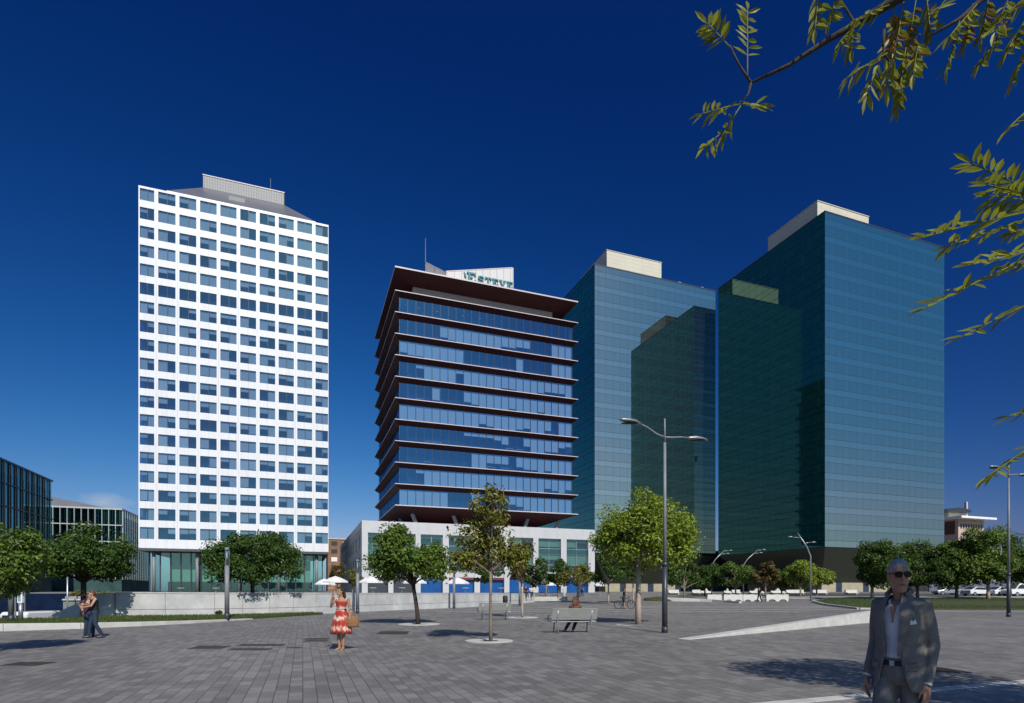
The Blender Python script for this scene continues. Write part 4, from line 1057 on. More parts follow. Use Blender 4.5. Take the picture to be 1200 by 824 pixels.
A_ = [((855, 55, 2.2), (829, 26, 2.16), 6, 0, 0), ((876, 88, 2.2), (876, 6, 2.3), 6, 0, .0),
  ((868, 122, 2.2), (822, 131, 2.15), 6, 0, .1), ((868, 124, 2.2), (846, 158, 2.2), 5, 0, .3), ((870, 122, 2.2), (893, 122, 2.3), 4, 0, 0), ((846, 156, 2.2), (826, 170, 2.2), 2, 0, .8),
  ((962, -25, 2.1), (955, 30, 2.05), 5, 0, .8), ((985, -15, 2.12), (972, 22, 2.1), 4, 0, .7),
  ((1008, 24, 2.1), (984, 46, 2.0), 4, 0, .6), ((1000, 30, 2.1), (998, 56, 2.05), 3, 0, .8), ((1040, 62, 2.05), (992, 88, 2.0), 6, 0, .7), ((1036, 60, 2.05), (1016, 110, 2.1), 4, 0, .9),
  ((1045, 5, 2.05), (1000, 20, 1.95), 5, .0, .4), ((1060, -5, 2.05), (1048, 66, 2.05), 7, .35, .9), ((1050, 0, 2.05), (1040, 60, 2.1), 6, .5, 1.0), ((1075, -10, 2.1), (1062, 68, 2.1), 8, .45, .9),
  ((1042, 70, 2.05), (1040, 100, 2.1), 4, .1, .9), ((1062, 52, 2.1), (1052, 120, 2.1), 8, .05, .8), ((1078, 40, 2.1), (1070, 84, 2.05), 6, .1, .8), ((1088, 43, 2.2), (1074, 66, 2.2), 4, .35, .7), ((1085, -10, 2.1), (1090, 34, 2.1), 6, .1, .7),
  ((1108, 0, 2.15), (1100, 10, 2.1), 2, 0, .4), ((1125, 22, 2.2), (1110, 78, 2.2), 5, 0, .9), ((1140, 5, 2.2), (1130, 50, 2.2), 6, .6, 1.0), ((1160, -10, 2.2), (1150, 40, 2.2), 6, .45, .9), ((1150, 0, 2.2), (1112, 40, 2.15), 5, 0, .7),
  ((1185, -10, 2.2), (1166, 34, 2.15), 6, .1, .7), ((1188, 20, 2.2), (1148, 72, 2.2), 7, 0, .8), ((1205, 18, 2.2), (1178, 60, 2.2), 6, 0, .8), ((1210, 40, 2.2), (1186, 92, 2.2), 6, 0, .8), ((1215, -10, 2.2), (1180, 12, 2.15), 6, .1, .5),
  ((1214, 120, 2.1), (1180, 150, 2.1), 3, 0, .5),
  ((1222, 232, 2.1), (1137, 186, 2.1), 9, 0, -.25), ((1226, 235, 2.1), (1155, 212, 2.05), 7, 0, .1), ((1230, 240, 2.1), (1162, 226, 2.1), 6, 0, .1),
  ((1230, 244, 2.1), (1083, 269, 2.0), 12, 0, -.35), ((1230, 250, 2.1), (1110, 282, 2.05), 10, 0, -.1), ((1226, 262, 2.1), (1186, 272, 2.1), 4, 0, 0),
  ((1236, 290, 2.1), (1136, 304, 2.0), 8, 0, -.35), ((1240, 288, 2.1), (1082, 352, 2.0), 11, 0, -.2), ((1240, 296, 2.1), (1184, 312, 2.05), 5, 0, 0), ((1244, 340, 2.1), (1124, 388, 2.0), 7, 0, -.1),
  ((1240, 478, 2.0), (1182, 485, 2.0), 3, 0, 0), ((1248, 500, 2.0), (1156, 552, 1.9), 9, 0, .25)]
for (a, b, n_, dd, hg) in A_:
    near = b[0] > 1078 and 150 < b[1] < 420
    pinnate(q(*a), q(*b), n_ + 1, .07 if near else .062, .019 if near else .0165, .05, dd, hg)
limb_px([Vector((-.25, .15, 2.6)), Vector((-1.2, .9, 2.75)), (1290, 240, 2.1), (1222, 236, 2.1)], .03, .004, 6)
limb_px([Vector((-1.2, .9, 2.75)), (1300, 290, 2.1), (1238, 290, 2.1)], .012, .004, 5)
limb_px([(1300, 290, 2.1), (1280, 330, 2.1), (1242, 342, 2.1)], .008, .004, 5)
limb_px([Vector((-.25, .15, 2.3)), Vector((-1.2, .9, 2.2)), (1310, 480, 2.05), (1240, 486, 2.0)], .02, .004, 5)
limb_px([Vector((-2.2, 1.1, 3.65)), (1270, 60, 2.1), (1212, 122, 2.1)], .008, .003, 5)
# the same boughs carry leaves beyond the frame edge too
for P_ in ([(-.3, .2, 2.6), (-1.2, .9, 2.75), q(1290, 240, 2.1), q(1222, 236, 2.1)], [(-1.2, .9, 2.75), q(1300, 290, 2.1), q(1260, 290, 2.1)], [(-.3, .2, 2.3), (-1.2, .9, 2.2), q(1310, 480, 2.05), q(1262, 484, 2.0)],
           [(-.4, .2, 3.05), (-1.1, .55, 3.3), (-2.2, 1.1, 3.65), q(1250, -70, 2.1)], [(-2.2, 1.1, 3.65), q(1270, 60, 2.1), q(1250, 90, 2.1)]):
    P_ = [Vector(p) for p in P_]
    for a, b in zip(P_[:-1], P_[1:]):
        for k in range(max(2, int((b-a).length/.085))):
            p = a.lerp(b, rng.random()); e = p + Vector((rng.normal()*.13, rng.normal()*.13, rng.normal()*.1 - .04)).normalized()*rng.uniform(.16, .28)
            wq = e + fo
            if wq.y > .1 and wq.x/wq.y < .93: continue
            pinnate(p, e, 6, .064, .017, .08, 0, .3)
br.build('boughs', [M['darkbark'], M['leaf_near']], FTR, smooth=True)
nl.build('leaves', M['leaf_near'], FTR, fix=False); dl.build('dead_leaves', M['leaf_dead'], FTR, fix=False)
# its crown outside the frame, which shades the walking man
def crown_blob(parent, off, c, r, n, ls, m='leaf_near', xmin=None):
    v = rng.normal(size=(n, 3)); v /= np.linalg.norm(v, axis=1, keepdims=True); v *= np.array(r)*(rng.uniform(.15, 1, (n, 1))**.4)
    P = v + np.array(c)
    rate = (P[:, 0] > 1.02*np.maximum(P[:, 1], 0)) | (P[:, 1] < .1) | (P[:, 2] > EYE + 1.2*np.maximum(P[:, 1], 0) + .1)
    P = P[rate]; nn = rng.normal(size=P.shape) + np.array([0, 0, .8]); nn /= np.linalg.norm(nn, axis=1, keepdims=True)
    f = leaf_mesh('foliage', P - np.array(off), nn, ls, .42, M[m]); f.parent = parent
CROWN1 = [((4.25, .75, 4.4), (1.25, 1.35, 1.35), 5200), ((4.9, -.5, 5.4), (1.4, 1.4, 1.2), 3600), ((5.6, .8, 4.6), (1.2, 1.3, 1.1), 2200)]
for c, r, n_ in CROWN1: crown_blob(FTR, fo, c, r, n_, .13)
for (bx, by, lb, cr) in ((8.6, 5.6, 'second near tree off the right edge, casting the long leaf shadow behind the man', [((8.0, 5.9, 4.7), (1.5, 1.3, 1.3), 3600), ((9.5, 5.6, 5.3), (1.7, 1.6, 1.4), 3400), ((8.7, 4.9, 3.9), (1.5, 1.2, .8), 1600)]),
                         (9.6, 1.6, 'third near tree off the right edge, shading the bottom right corner', [((8.7, 2.6, 4.6), (1.8, 1.2, 1.3), 3600), ((10.3, 2.4, 5), (1.9, 1.5, 1.4), 3400), ((9.6, 1.0, 4.2), (1.5, 1.4, 1.3), 1500)])):
    T = thing('street_tree', lb, 'tree', (bx, by, 0))
    g = MB(); g.tube([(0, 0, -.05), (.02, .02, 1.3), (0, .05, 3.4)], [.15, .12, .09], 10)
    g.build('trunk', M['bark'], T, smooth=True)
    g = MB()
    for c, r, n_ in cr: g.tube([(0, .05, 3.3), ((c[0]-bx)*.6, (c[1]-by)*.6, 3.9), (c[0]-bx, c[1]-by, c[2])], [.06, .045, .02], 6)
    g.build('limbs', M['bark'], T, smooth=True)
    for c, r, n_ in cr: crown_blob(T, (bx, by, 0), c, r, n_, .15)

# ------------------------------------------------------------------ lamps
def lamp_head(g, p, d, L=.95, wd_=.17, m=0):   # flat almond shaped head from p outward along d
    s = Vector((-d.y, d.x, 0)).normalized(); up = Vector((0, 0, 1))
    ts = [0, .12, .35, .62, .85, 1.0]; ws = [.04, .09, wd_, wd_*.95, wd_*.6, .03]; hs = [.03, .06, .11, .1, .06, .015]
    vs = []; n = 10
    for t, w2, h2 in zip(ts, ws, hs):
        c = p + d*L*t
        for k in range(n):
            a = 2*math.pi*k/n; vs.append(c + s*w2*math.cos(a) + up*(h2*math.sin(a) if math.sin(a) > 0 else .35*h2*math.sin(a)))
    fs = [(i*n+k, i*n+(k+1) % n, (i+1)*n+(k+1) % n, (i+1)*n+k) for i in range(5) for k in range(n)] + [tuple(range(n))[::-1], tuple(range(5*n, 6*n))]
    g.add(vs, fs, m)
def double_lamp(label, x, y, H, arms, zb=0.):
    T = thing('street_lamp', label, 'street lamp', (x, y, zb), 0, 'tall double armed street lamps')
    g = MB(); g.tube([(0, 0, -.05), (0, 0, 2.6)], [.105, .1], 16); g.build('lower_pole', M['darksteel'], T, smooth=True)
    g = MB(); g.tube([(0, 0, 2.6), (0, 0, H-.9)], [.075, .05], 14); g.tube([(0, 0, H-.9), (0, 0, H)], [.035, .03], 10); g.build('upper_pole', M['greypaint'], T, smooth=True)
    g = MB(); g.tube([(0, 0, 2.5), (0, 0, 2.66)], [.115, .115], 16); g.build('collar', M['darksteel'], T, smooth=True)
    g = MB(); g.tube([(0, 0, .0), (0, 0, .25)], [.125, .115], 16); g.build('base_flange', M['darksteel'], T, smooth=True)
    for (dx, dy, dz, al) in arms:
        d = Vector((dx, dy, 0)).normalized(); z = H-.62
        g = MB(); e = d*al + Vector((0, 0, z+dz))
        g.tube([(0, 0, z-.08), d*al*.35 + Vector((0, 0, z-.05+dz*.15)), d*al*.75 + Vector((0, 0, z+dz*.7)), e], [.04, .035, .03, .025], 8); ar = g.build('arm', M['greypaint'], T, smooth=True)
        g = MB(); lamp_head(g, e, Vector((d.x, d.y, dz*.12)).normalized(), 1.05, .2); lh = g.build('lamp_head', M['steel'], ar, smooth=True)
        g = MB(); c = e + d*.55; g.ring([(c.x, c.y, c.z-.06, .3 if abs(d.x) > .7 else .1, .1 if abs(d.x) > .7 else .3), (c.x, c.y, c.z-.045, .32 if abs(d.x) > .7 else .11, .11 if abs(d.x) > .7 else .32)], 0, 14); g.build('lens', M['black'], lh)
double_lamp('tall double armed street lamp in front of the left green tower', wx(779, 21.4), 21.4, 8.05, [(-1, -.55, .25, 1.15), (1, .45, .02, 1.05)])
double_lamp('tall double armed street lamp near the right edge of the photo', wx(1182, 34.5), 34.5, 9.3, [(-1, -.5, .2, 1.15), (1, .4, .02, 1.05)])
# round columns with glazed lamp heads
def column_lamp(label, px, y, zb, H=3.75):
    T = thing('lamp_column', label, 'lamp column', (wx(px, y), y, zb), 0, 'round lamp columns along the terrace wall')
    g = MB(); g.tube([(0, 0, -.05), (0, 0, .35)], .125, 18); g.build('foot', M['darksteel'], T, smooth=True)
    g = MB(); g.tube([(0, 0, .35), (0, 0, H-1.0)], .115, 18); g.build('shaft', M['greypaint'], T, smooth=True)
    g = MB(); g.tube([(0, 0, H-.98), (0, 0, H-.12)], .095, 18); g.build('lamp_glass', M['g_lamp'], T, smooth=True)
    g = MB(); g.tube([(0, 0, H-1.0), (0, 0, H-.95)], .118, 18); g.tube([(0, 0, H-.12), (0, 0, H)], .118, 18)
    for k in range(3):
        a = k*2.1+.4; g.box(.1*math.cos(a)-.014, .1*math.cos(a)+.014, .1*math.sin(a)-.014, .1*math.sin(a)+.014, H-.95, H-.12)
    g.build('cage', M['steel'], T, smooth=False)
    g = MB(); g.tube([(0, 0, H-.95), (0, 0, H-.2)], .04, 10); g.build('reflector', M['white'], T, smooth=True)
M['g_lamp'] = glass('lamp_glass', (.55, .65, .7), (.8, .9, 1), .15, 1)
for px, py, lb in ((13, 729, 'round grey lamp column under the tree at the left edge'), (266, 725.6, 'round grey lamp column in the grass left of the dome tree'), (419, 719, 'round grey lamp column against the wall just right of the woman'), (532, 713.2, 'round grey lamp column against the wall left of the sparse yellowing tree'), (609, 710, 'round grey lamp column at the wall end behind the forked tree')):
    zb = .1 if px < 300 else 0
    column_lamp(lb, px, F*(EYE-zb)/(py-HOR), zb)
# leaning far lamps
def leaning_lamp(label, px, y, zb, H, lx, heads):
    T = thing('leaning_lamp', label, 'street lamp', (wx(px, y), y, zb), 0, 'leaning park lamps')
    g = MB(); P = [Vector((0, 0, -.1)), Vector((0, 0, H*.66)), Vector((lx*.3, 0, H*.8)), Vector((lx, 0, H))]
    g.tube(P, [.09, .075, .06, .04], 10); g.build('mast', M['steel'], T, smooth=True)
    for (f, sx) in heads:
        p = P[1].lerp(P[3], f); g = MB(); g.tube([p, p + Vector((sx*.9, 0, .12))], .04, 6); lamp_head(g, p + Vector((sx*.9, 0, .12)), Vector((sx/abs(sx), 0, 0)), .7, .22); g.build('lamp_head', M['steel'], T, smooth=True)
leaning_lamp('leaning twin headed park lamp in front of the bright round trees', 950, 70, gz(70), 8.4, -1.6, [(.78, -1), (.55, 1)])
leaning_lamp('slanted park lamp with stacked heads, left one above the low row of trees', 834, 92, gz(92), 7.4, 2.2, [(.9, .8), (.7, .8)])
leaning_lamp('slanted park lamp with stacked heads, right one above the low row of trees', 871, 92, gz(92), 7.4, 2.4, [(.95, .8), (.75, .8)])

# ------------------------------------------------------------------ benches
def bench(label, px, py, rz, group='metal benches on the square'):
    y = F*EYE/(py-HOR)
    T = thing('metal_bench', label, 'bench', (wx(px, y), y, 0), rz, group)
    # local: x along the bench, back towards -y (seen from behind)
    Lb = 1.75
    g = MB(); n = 9
    prof = [(.5, .43), (.34, .425), (.16, .415), (.03, .42)]
    for k in range(4):
        yy = .03 + k*.12; g.box(-Lb/2, Lb/2, yy, yy+.108, .415 + .006*k, .44 + .006*k)
    g.build('seat', M['benchsteel'], T, bevel=.008)
    g = MB()
    for k in range(5):
        z = .5 + k*.088; yy = -.02 - k*.03
        vs = [(-Lb/2, yy, z), (Lb/2, yy, z), (Lb/2, yy-.026, z+.08), (-Lb/2, yy-.026, z+.08)]
        vs += [(a, b+.022, c+.005) for a, b, c in vs]
        g.add(vs, [(0, 1, 2, 3), (7, 6, 5, 4), (0, 4, 5, 1), (1, 5, 6, 2), (2, 6, 7, 3), (3, 7, 4, 0)])
    g.build('backrest', M['benchsteel'], T, bevel=.006)
    for x in (-Lb/2+.22, Lb/2-.22):
        g = MB(); g.tube([(x, -.14, 0), (x, -.01, .42), (x, -.06, .6), (x, -.13, .85)], [.022, .024, .02, .015], 8); g.build('leg', M['steel'], T, smooth=True)
        g = MB(); g.tube([(x, .56, 0), (x, .46, .41), (x, .0, .405)], [.022, .024, .02], 8); g.build('leg', M['greypaint'], T, smooth=True)
    g = MB(); x = -Lb/2-.0
    g.tube([(x-.03, -.02, .43), (x-.03, -.02, .64), (x-.03, .4, .66), (x-.03, .46, .44)], .018, 8); g.build('armrest', M['greypaint'], T, smooth=True)
M['benchsteel'] = mat('brushed_bench_steel', (.36, .36, .34), .5, .12, 4, metal=.35)
bench('grey metal bench nearer of the two, with a person sitting on it', 673, 742, R(10))
bench('empty grey metal bench farther off, behind the trunk of the sparse tree', 580, 726.5, R(8))
# white sculpted concrete benches
M['benchwhite'] = mat('white_concrete', (.6, .58, .53), .7, .1, 2)
def arched(label, px, w_, y=70):
    T = thing('arched_bench', label, 'bench', (wx(px, y), y, gz(y)), R(2), 'white arched concrete benches')
    n = 8; P = [(-w_/2, 0)]
    for cx_ in (-w_/4, w_/4):
        r = w_*.17
        P += [(cx_ - r*math.cos(math.pi*k/n), r*.55*math.sin(math.pi*k/n)+.001) for k in range(n+1)]
    P += [(w_/2, 0), (w_/2+.05, .45), (w_/2, .85), (w_*.2, .8), (0, .86), (-w_*.2, .8), (-w_/2, .85), (-w_/2-.05, .45)]
    g = MB(); g.slabxz(P, -.15, .15); g.build('front_panel', M['benchwhite'], T)
    g = MB(); g.box(-w_/2+.05, w_/2-.05, .152, .9, .42, .52); g.build('seat', M['benchwhite'], T)
for px, w_, lb in ((837, 1.7, 'leftmost white arched bench, by the curving kerb'), (859, 2.3, 'white arched bench second from the left in the front row'), (881, 2.2, 'white arched bench just left of the small walking figure'), (910.5, 2.7, 'largest white arched bench, right of the small walking figure')):
    arched(lb, px, w_)
def peaked(label, px, w_, flat, y=97):
    T = thing('peaked_bench', label, 'bench', (wx(px, y), y, gz(y)-.05), R(2), 'white peaked concrete benches')
    P = [(-w_/2, 0), (w_/2, 0), (w_/2, .62), (w_*.2, .66), (w_*.02, 1.15), (-w_*.18, .66), (-w_/2, .72)] if not flat else [(-w_/2, 0), (w_/2, 0), (w_/2, .9), (-w_/2, .86)]
    g = MB(); g.slabxz(P, -.2, .2); g.build('back', M['benchwhite'], T)
    g = MB(); g.box(-w_/2+.04, w_/2-.04, -.75, -.202, .3, .42); g.build('seat', M['benchwhite'], T)
for px, w_, fl, lb in ((789, 1.8, 1, 'flat white concrete bench just right of the tall double lamp'), (815.5, 1.4, 1, 'flat white concrete bench left of the dark trunk'), (827, 1.9, 0, 'peaked white bench right of the dark trunk above the curved kerb'), (852, 1.2, 0, 'narrow peaked white bench behind the arched benches'), (862, 1.4, 1, 'flat white bench right of the narrow peaked one'), (886, 2.4, 0, 'peaked white bench behind the small walking figure'), (911, 2.4, 0, 'peaked white bench behind the largest arched bench'), (931, 3.0, 1, 'low flat white bench left of the leaning twin lamp'), (960, 2.4, 1, 'low flat white bench right of the leaning twin lamp'), (997, 2.0, 1, 'flat white bench by the beige wall left of the man')):
    peaked(lb, px, w_, fl)
# low hedge and shrub mass between benches and tower: a row of dark hedges
# ------------------------------------------------------------------ parasols and tables on the terrace
M['canvas'] = mat('white_canvas', (.72, .7, .68), .85, .06, 2)
def parasol(label, px, y, w_, ptop, zb=1.18):
    T = thing('parasol', label, 'parasol', (wx(px, y), y, zb), R(20), 'white cafe parasols on the terrace')
    zt_ = zat(ptop, y) - zb; r = w_/2
    g = MB(); k = 8; pts = [(r*math.cos(2*math.pi*i/k+math.pi/8), r*math.sin(2*math.pi*i/k+math.pi/8), zt_-.75) for i in range(k)]
    mid = [(x*.5, y_*.5, zt_-.3) for x, y_, _ in pts]; low = [(x, y_, zt_-.92) for x, y_, _ in pts]
    vs = [(0, 0, zt_)] + mid + pts + low
    fs = [(0, 1+i, 1+(i+1) % k) for i in range(k)] + [(1+i, 1+k+i, 1+k+(i+1) % k, 1+(i+1) % k) for i in range(k)] + [(1+k+i, 1+2*k+i, 1+2*k+(i+1) % k, 1+k+(i+1) % k) for i in range(k)]
    g.add(vs, fs); c = g.build('canopy', M['canvas'], T); so_ = c.modifiers.new('thickness', 'SOLIDIFY'); so_.thickness = .02
    g = MB(); g.tube([(0, 0, 0), (0, 0, zt_-.02)], .04, 8); g.build('pole', M['steel'], T)
    g = MB(); g.ring([(0, 0, 0, .4, .4), (0, 0, .08, .38, .38)], 0, 14); g.build('foot', M['greypaint'], T)
for px, y, w_, tp, lb in ((380, 84, 2.8, 678, 'white parasol partly behind another at the gap, leftmost on the terrace'), (393, 78, 3.5, 675, 'white parasol above the head of the woman in the dress'), (435, 74, 3.4, 675, 'white parasol just right of the lamp column by the woman'), (485.5, 70, 3.1, 675.3, 'white parasol above the leaning tree trunk'), (536, 76, 3.2, 676.5, 'white parasol behind the lamp column at the red awning'), (643, 90, 1.9, 679.5, 'small white parasol behind the planter, left of the yellow green tree'), (655, 92, 1.7, 680, 'small white parasol partly hidden by the yellow green tree'), (703, 94, 2.0, 680.5, 'small white parasol at the podium corner right of the yellow green tree')):
    parasol(lb, px, y, w_, tp, 1.18 if px < 600 else gz(y))
def cafe_table(label, px, y, zb=1.18):
    T = thing('cafe_table', label, 'table', (wx(px, y), y, zb), 0, 'white cafe tables on the terrace')
    g = MB(); g.ring([(0, 0, .7, .42, .42), (0, 0, .73, .42, .42)], 0, 16); g.build('table_top', M['white'], T)
    g = MB(); g.tube([(0, 0, .02), (0, 0, .7)], .035, 8); g.ring([(0, 0, 0, .25, .25), (0, 0, .03, .25, .25)], 0, 14); g.build('pedestal', M['steel'], T)
for px, y, lb in ((212, 70, 'white cafe table below the lobby glass of the white tower'), (253, 72, 'white cafe table right of the one below the lobby glass'), (388, 70, 'white cafe table under the parasol by the woman'), (437, 66, 'white cafe table under the parasol beside the lamp column'), (471, 64, 'white cafe table left of the leaning trunk'), (545, 68, 'white cafe table left of the sparse yellowing tree'), (587, 70, 'white cafe table behind the empty bench')):
    cafe_table(lb, px, y)
# ------------------------------------------------------------------ small things
T = thing('litter_bin', 'small black litter bin by the wall above the empty bench', 'bin', (wx(592, 55.5), 55.5, 0))
g = MB(); g.ring([(0, 0, .35, .2, .2), (0, 0, .5, .24, .24), (0, 0, 1.0, .24, .24), (0, 0, 1.1, .16, .16)], 0, 16); g.build('drum', M['black'], T, smooth=True)
g = MB(); g.tube([(0, .0, -.02), (0, 0, .4)], .05, 8); g.build('post', M['darksteel'], T)
y = 29.2
T = thing('sign_post', 'slim white sign post with a framed panel beside the lamp column at the left edge', 'sign post', (wx(24.3, y), y, .1))
g = MB(); g.tube([(0, 0, -.05), (0, 0, .85)], .1, 12); g.build('base_post', M['steel'], T, smooth=True)
g = MB(); g.box(-.13, .13, -.07, .07, .86, 1.5); pn = g.build('panel', M['white'], T, bevel=.01)
g = MB(); g.box(-.08, .06, -.085, -.071, .95, 1.42); g.build('display', mat('pale_blue_display', (.25, .36, .42), .3, .1, 2), pn)
g = MB(); g.tube([(-.02, 0, 1.5), (-.02, 0, 2.15)], .045, 8); g.build('mast', M['white'], T, smooth=True)
T = thing('access_barrier', 'thin grey post with a short white arm next to the sign post', 'barrier post', (wx(18, 29.4), 29.4, .1))
g = MB(); g.tube([(0, 0, -.05), (0, 0, 1.45)], .035, 8); g.build('post', M['greypaint'], T)
g = MB(); g.box(-.06, .22, -.04, .04, 1.45, 1.53); g.build('arm', M['white'], T)
y = 38.5
T = thing('thin_pole', 'thin pale pole between the dark blue hoarding and the couple', 'pole', (wx(79, y), y, -1.35))
g = MB(); g.tube([(0, 0, 0), (0, 0, 4.2)], .05, 8); g.build('shaft', M['steel'], T, smooth=True)
g = MB(); g.tube([(0, 0, 4.2), (0, 0, 4.4)], .07, 8); g.build('cap', M['white'], T, smooth=True)

# ------------------------------------------------------------------ vehicles
M['carwhite'] = mat('white_car_paint', (.72, .73, .74), .25, .03, 1, spec=.6)
M['carsilver'] = mat('silver_car_paint', (.4, .42, .44), .25, .03, 1, metal=.4)
M['carglass'] = mat('dark_car_glass', (.02, .025, .03), .06, .1, 1, spec=.8)
M['carlight'] = mat('lamp_lens', (.55, .5, .45), .1, .05, 1)
M['carred'] = mat('red_lamp_lens', (.3, .015, .012), .15, .05, 1)
def vehicle(name, label, cat, loc, rz, paint, kind):
    T = thing(name, label, cat, loc, rz, 'vehicles parked beyond the lawn' if loc[0] > 0 else None)
    if kind == 'car':
        L, Wd = 4.2, 1.75
        side = [(-2.1, .32), (2.05, .32), (2.1, .55), (2.0, .78), (1.15, .92), (.45, 1.38), (-.9, 1.44), (-1.75, 1.0), (-2.08, .92)]
        gl = [(.98, .95), (.42, 1.32), (-.85, 1.38), (-1.55, 1.02)]
        ax = (1.3, -1.3); wr = .32
    else:
        L, Wd = 4.9, 1.95
        side = [(-2.45, .38), (2.4, .38), (2.45, .7), (2.35, 1.0), (1.75, 1.15), (1.15, 1.9), (.8, 2.0), (-2.3, 2.02), (-2.45, 1.85)]
        gl = [(1.62, 1.18), (1.1, 1.78), (.3, 1.8), (.3, 1.18)]
        ax = (1.55, -1.5); wr = .35
    g = MB(); g.slabxz(side, -Wd/2, Wd/2); b = g.build('body', paint, T, bevel=.09)
    for s in (-1, 1):
        g = MB(); yy = s*(Wd/2+.004); g.slabxz(gl, min(yy, yy-s*.03), max(yy, yy-s*.03)); g.build('window', M['carglass'], T)
    if kind == 'car':
        fw = ((1.09, .95), (.47, 1.36)); rw_ = ((-1.70, 1.03), (-.96, 1.41))
    else: fw = ((1.69, 1.22), (1.18, 1.86)); rw_ = ((-2.455, 1.2), (-2.44, 1.8))
    for (a, c), nm in ((fw, 'windscreen'), (rw_, 'rear_window')):
        g = MB(); n_ = Vector((c[1]-a[1], 0, -(c[0]-a[0]))).normalized()*(.03 if a[0] > 0 else -.03)
        if n_.x*a[0] < 0: n_ = -n_
        h = Wd/2-.14
        g.quad((a[0]+n_.x, -h, a[1]+n_.z), (a[0]+n_.x, h, a[1]+n_.z), (c[0]+n_.x, h*.9, c[1]+n_.z), (c[0]+n_.x, -h*.9, c[1]+n_.z)); g.build(nm, M['carglass'], T)
    for xx in ax:
        for s in (-1, 1):
            g = MB(); g.tube([(xx, s*(Wd/2-.2), wr), (xx, s*(Wd/2+.01), wr)], wr, 18); wh = g.build('wheel', M['black'], T)
            g = MB(); g.tube([(xx, s*(Wd/2+.011), wr), (xx, s*(Wd/2+.03), wr)], wr*.6, 14); g.build('rim', M['steel'], wh)
    for s in (-1, 1):
        g = MB(); g.box(side[2][0]-.06, side[2][0]+.015, s*.62-.16, s*.62+.16, .62, .76); g.build('headlight', M['carlight'], T)
        g = MB(); g.box(side[0][0]-.02, side[0][0]+.05, s*.68-.1, s*.68+.1, .7, .9); g.build('tail_light', M['carred'], T)
    return T
zr_ = gz(93)+.01
vehicle('parked_car', 'white car parked beyond the lawn, leftmost in the gap right of the man', 'car', (wx(1145, 90), 90, gz(90)+.01), R(8), M['carwhite'], 'car')
vehicle('parked_car', 'silver car half hidden by the pale tree trunk beyond the lawn', 'car', (wx(1163, 96), 96, zr_), R(172), M['carsilver'], 'car')
vehicle('parked_car', 'white car between the pale trunk and the right street lamp', 'car', (wx(1174, 89), 89, gz(89)+.01), R(6), M['carwhite'], 'car')
vehicle('parked_car', 'silver car in the shade directly behind the walking man', 'car', (wx(1110, 97), 97, zr_), R(176), M['carsilver'], 'car')
vehicle('parked_van', 'white van right beside the right street lamp', 'van', (wx(1196, 87), 87, gz(87)+.01), R(185), M['carwhite'], 'van')
vehicle('parked_van', 'white van with only its roof showing in the sunken road at the left', 'van', (wx(53, 34.6), 34.6, -1.35), R(86), M['carwhite'], 'van').scale = (.85,)*3
vehicle('parked_car', 'pale car roof low behind the lamp column at the left edge', 'car', (wx(8, 37), 37, -1.35), R(172), M['carwhite'], 'car')
# low beige boundary wall and far hedge beyond the right road
T = thing('boundary_wall', 'low blue grey boundary wall in the shade under the lawn trees', 'wall', (32, 112, 1.0))
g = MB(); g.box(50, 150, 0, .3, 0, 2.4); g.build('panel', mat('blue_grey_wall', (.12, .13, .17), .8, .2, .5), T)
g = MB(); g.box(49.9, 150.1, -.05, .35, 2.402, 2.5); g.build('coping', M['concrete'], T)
# ------------------------------------------------------------------ people
M['skin'] = mat('skin', (.42, .25, .17), .5, .08, 12)
M['skin_tan'] = mat('tanned_skin', (.36, .2, .13), .5, .08, 12)
M['hairdark'] = mat('dark_brown_hair', (.025, .015, .011), .5, .4, 30, .4, 60)
M['hairred'] = mat('chestnut_hair', (.11, .04, .018), .5, .35, 30, .4, 60)
M['hairgrey'] = mat('short_grey_hair', (.32, .31, .3), .9, .35, 60, .5, 120)
M['jeans'] = mat('blue_jeans', (.02, .035, .065), .8, .3, 8, .2, 80)
M['eye'] = mat('eye', (.02, .015, .012), .3, .05, 5)
M['lip'] = mat('lips', (.3, .09, .08), .5, .05, 5)
def V3(*a): return Vector(a)
def rz(p, a): return Vector((p[0]*math.cos(a)-p[1]*math.sin(a), p[0]*math.sin(a)+p[1]*math.cos(a), p[2]))
HEADP = [(-.118, .026, .03, -.05), (-.11, .042, .05, -.042), (-.085, .054, .068, -.026), (-.05, .064, .084, -.01), (-.01, .071, .092, 0), (.03, .075, .097, .004), (.065, .072, .093, .007), (.092, .058, .075, .009), (.112, .035, .046, .01), (.12, .012, .016, .01)]
def head(B, c, yaw, tilt=0.):
    for_ = []
    for dz, rx, ry, yo in HEADP:
        o = rz((0, yo, 0), yaw); for_.append((c[0]+o.x, c[1]+o.y, c[2]+dz, rx, ry, yaw))
    B.ring(for_, 0, 20)
    def hp(x, y, z): return Vector(c) + rz((x, y, z), yaw)
    B.limb([hp(0, -.09, .022), hp(0, -.112, -.02), hp(0, -.1, -.032)], [.008, .0135, .01], 8)          # nose
    B.limb([hp(-.045, -.082, .032), hp(0, -.094, .03), hp(.045, -.082, .032)], [.008, .009, .008], 6)   # brow
    B.limb([hp(-.02, -.09, -.062), hp(0, -.096, -.061), hp(.02, -.09, -.062)], [.006, .009, .006], 6)   # mouth
    B.ell(hp(0, -.078, -.103), .022, .02, .018, 0, 10, 6)                                               # chin
    for s in (-1, 1): B.ell(hp(s*.078, .012, -.005), .011, .02, .033, 0, 10, 6, yaw)                    # ears
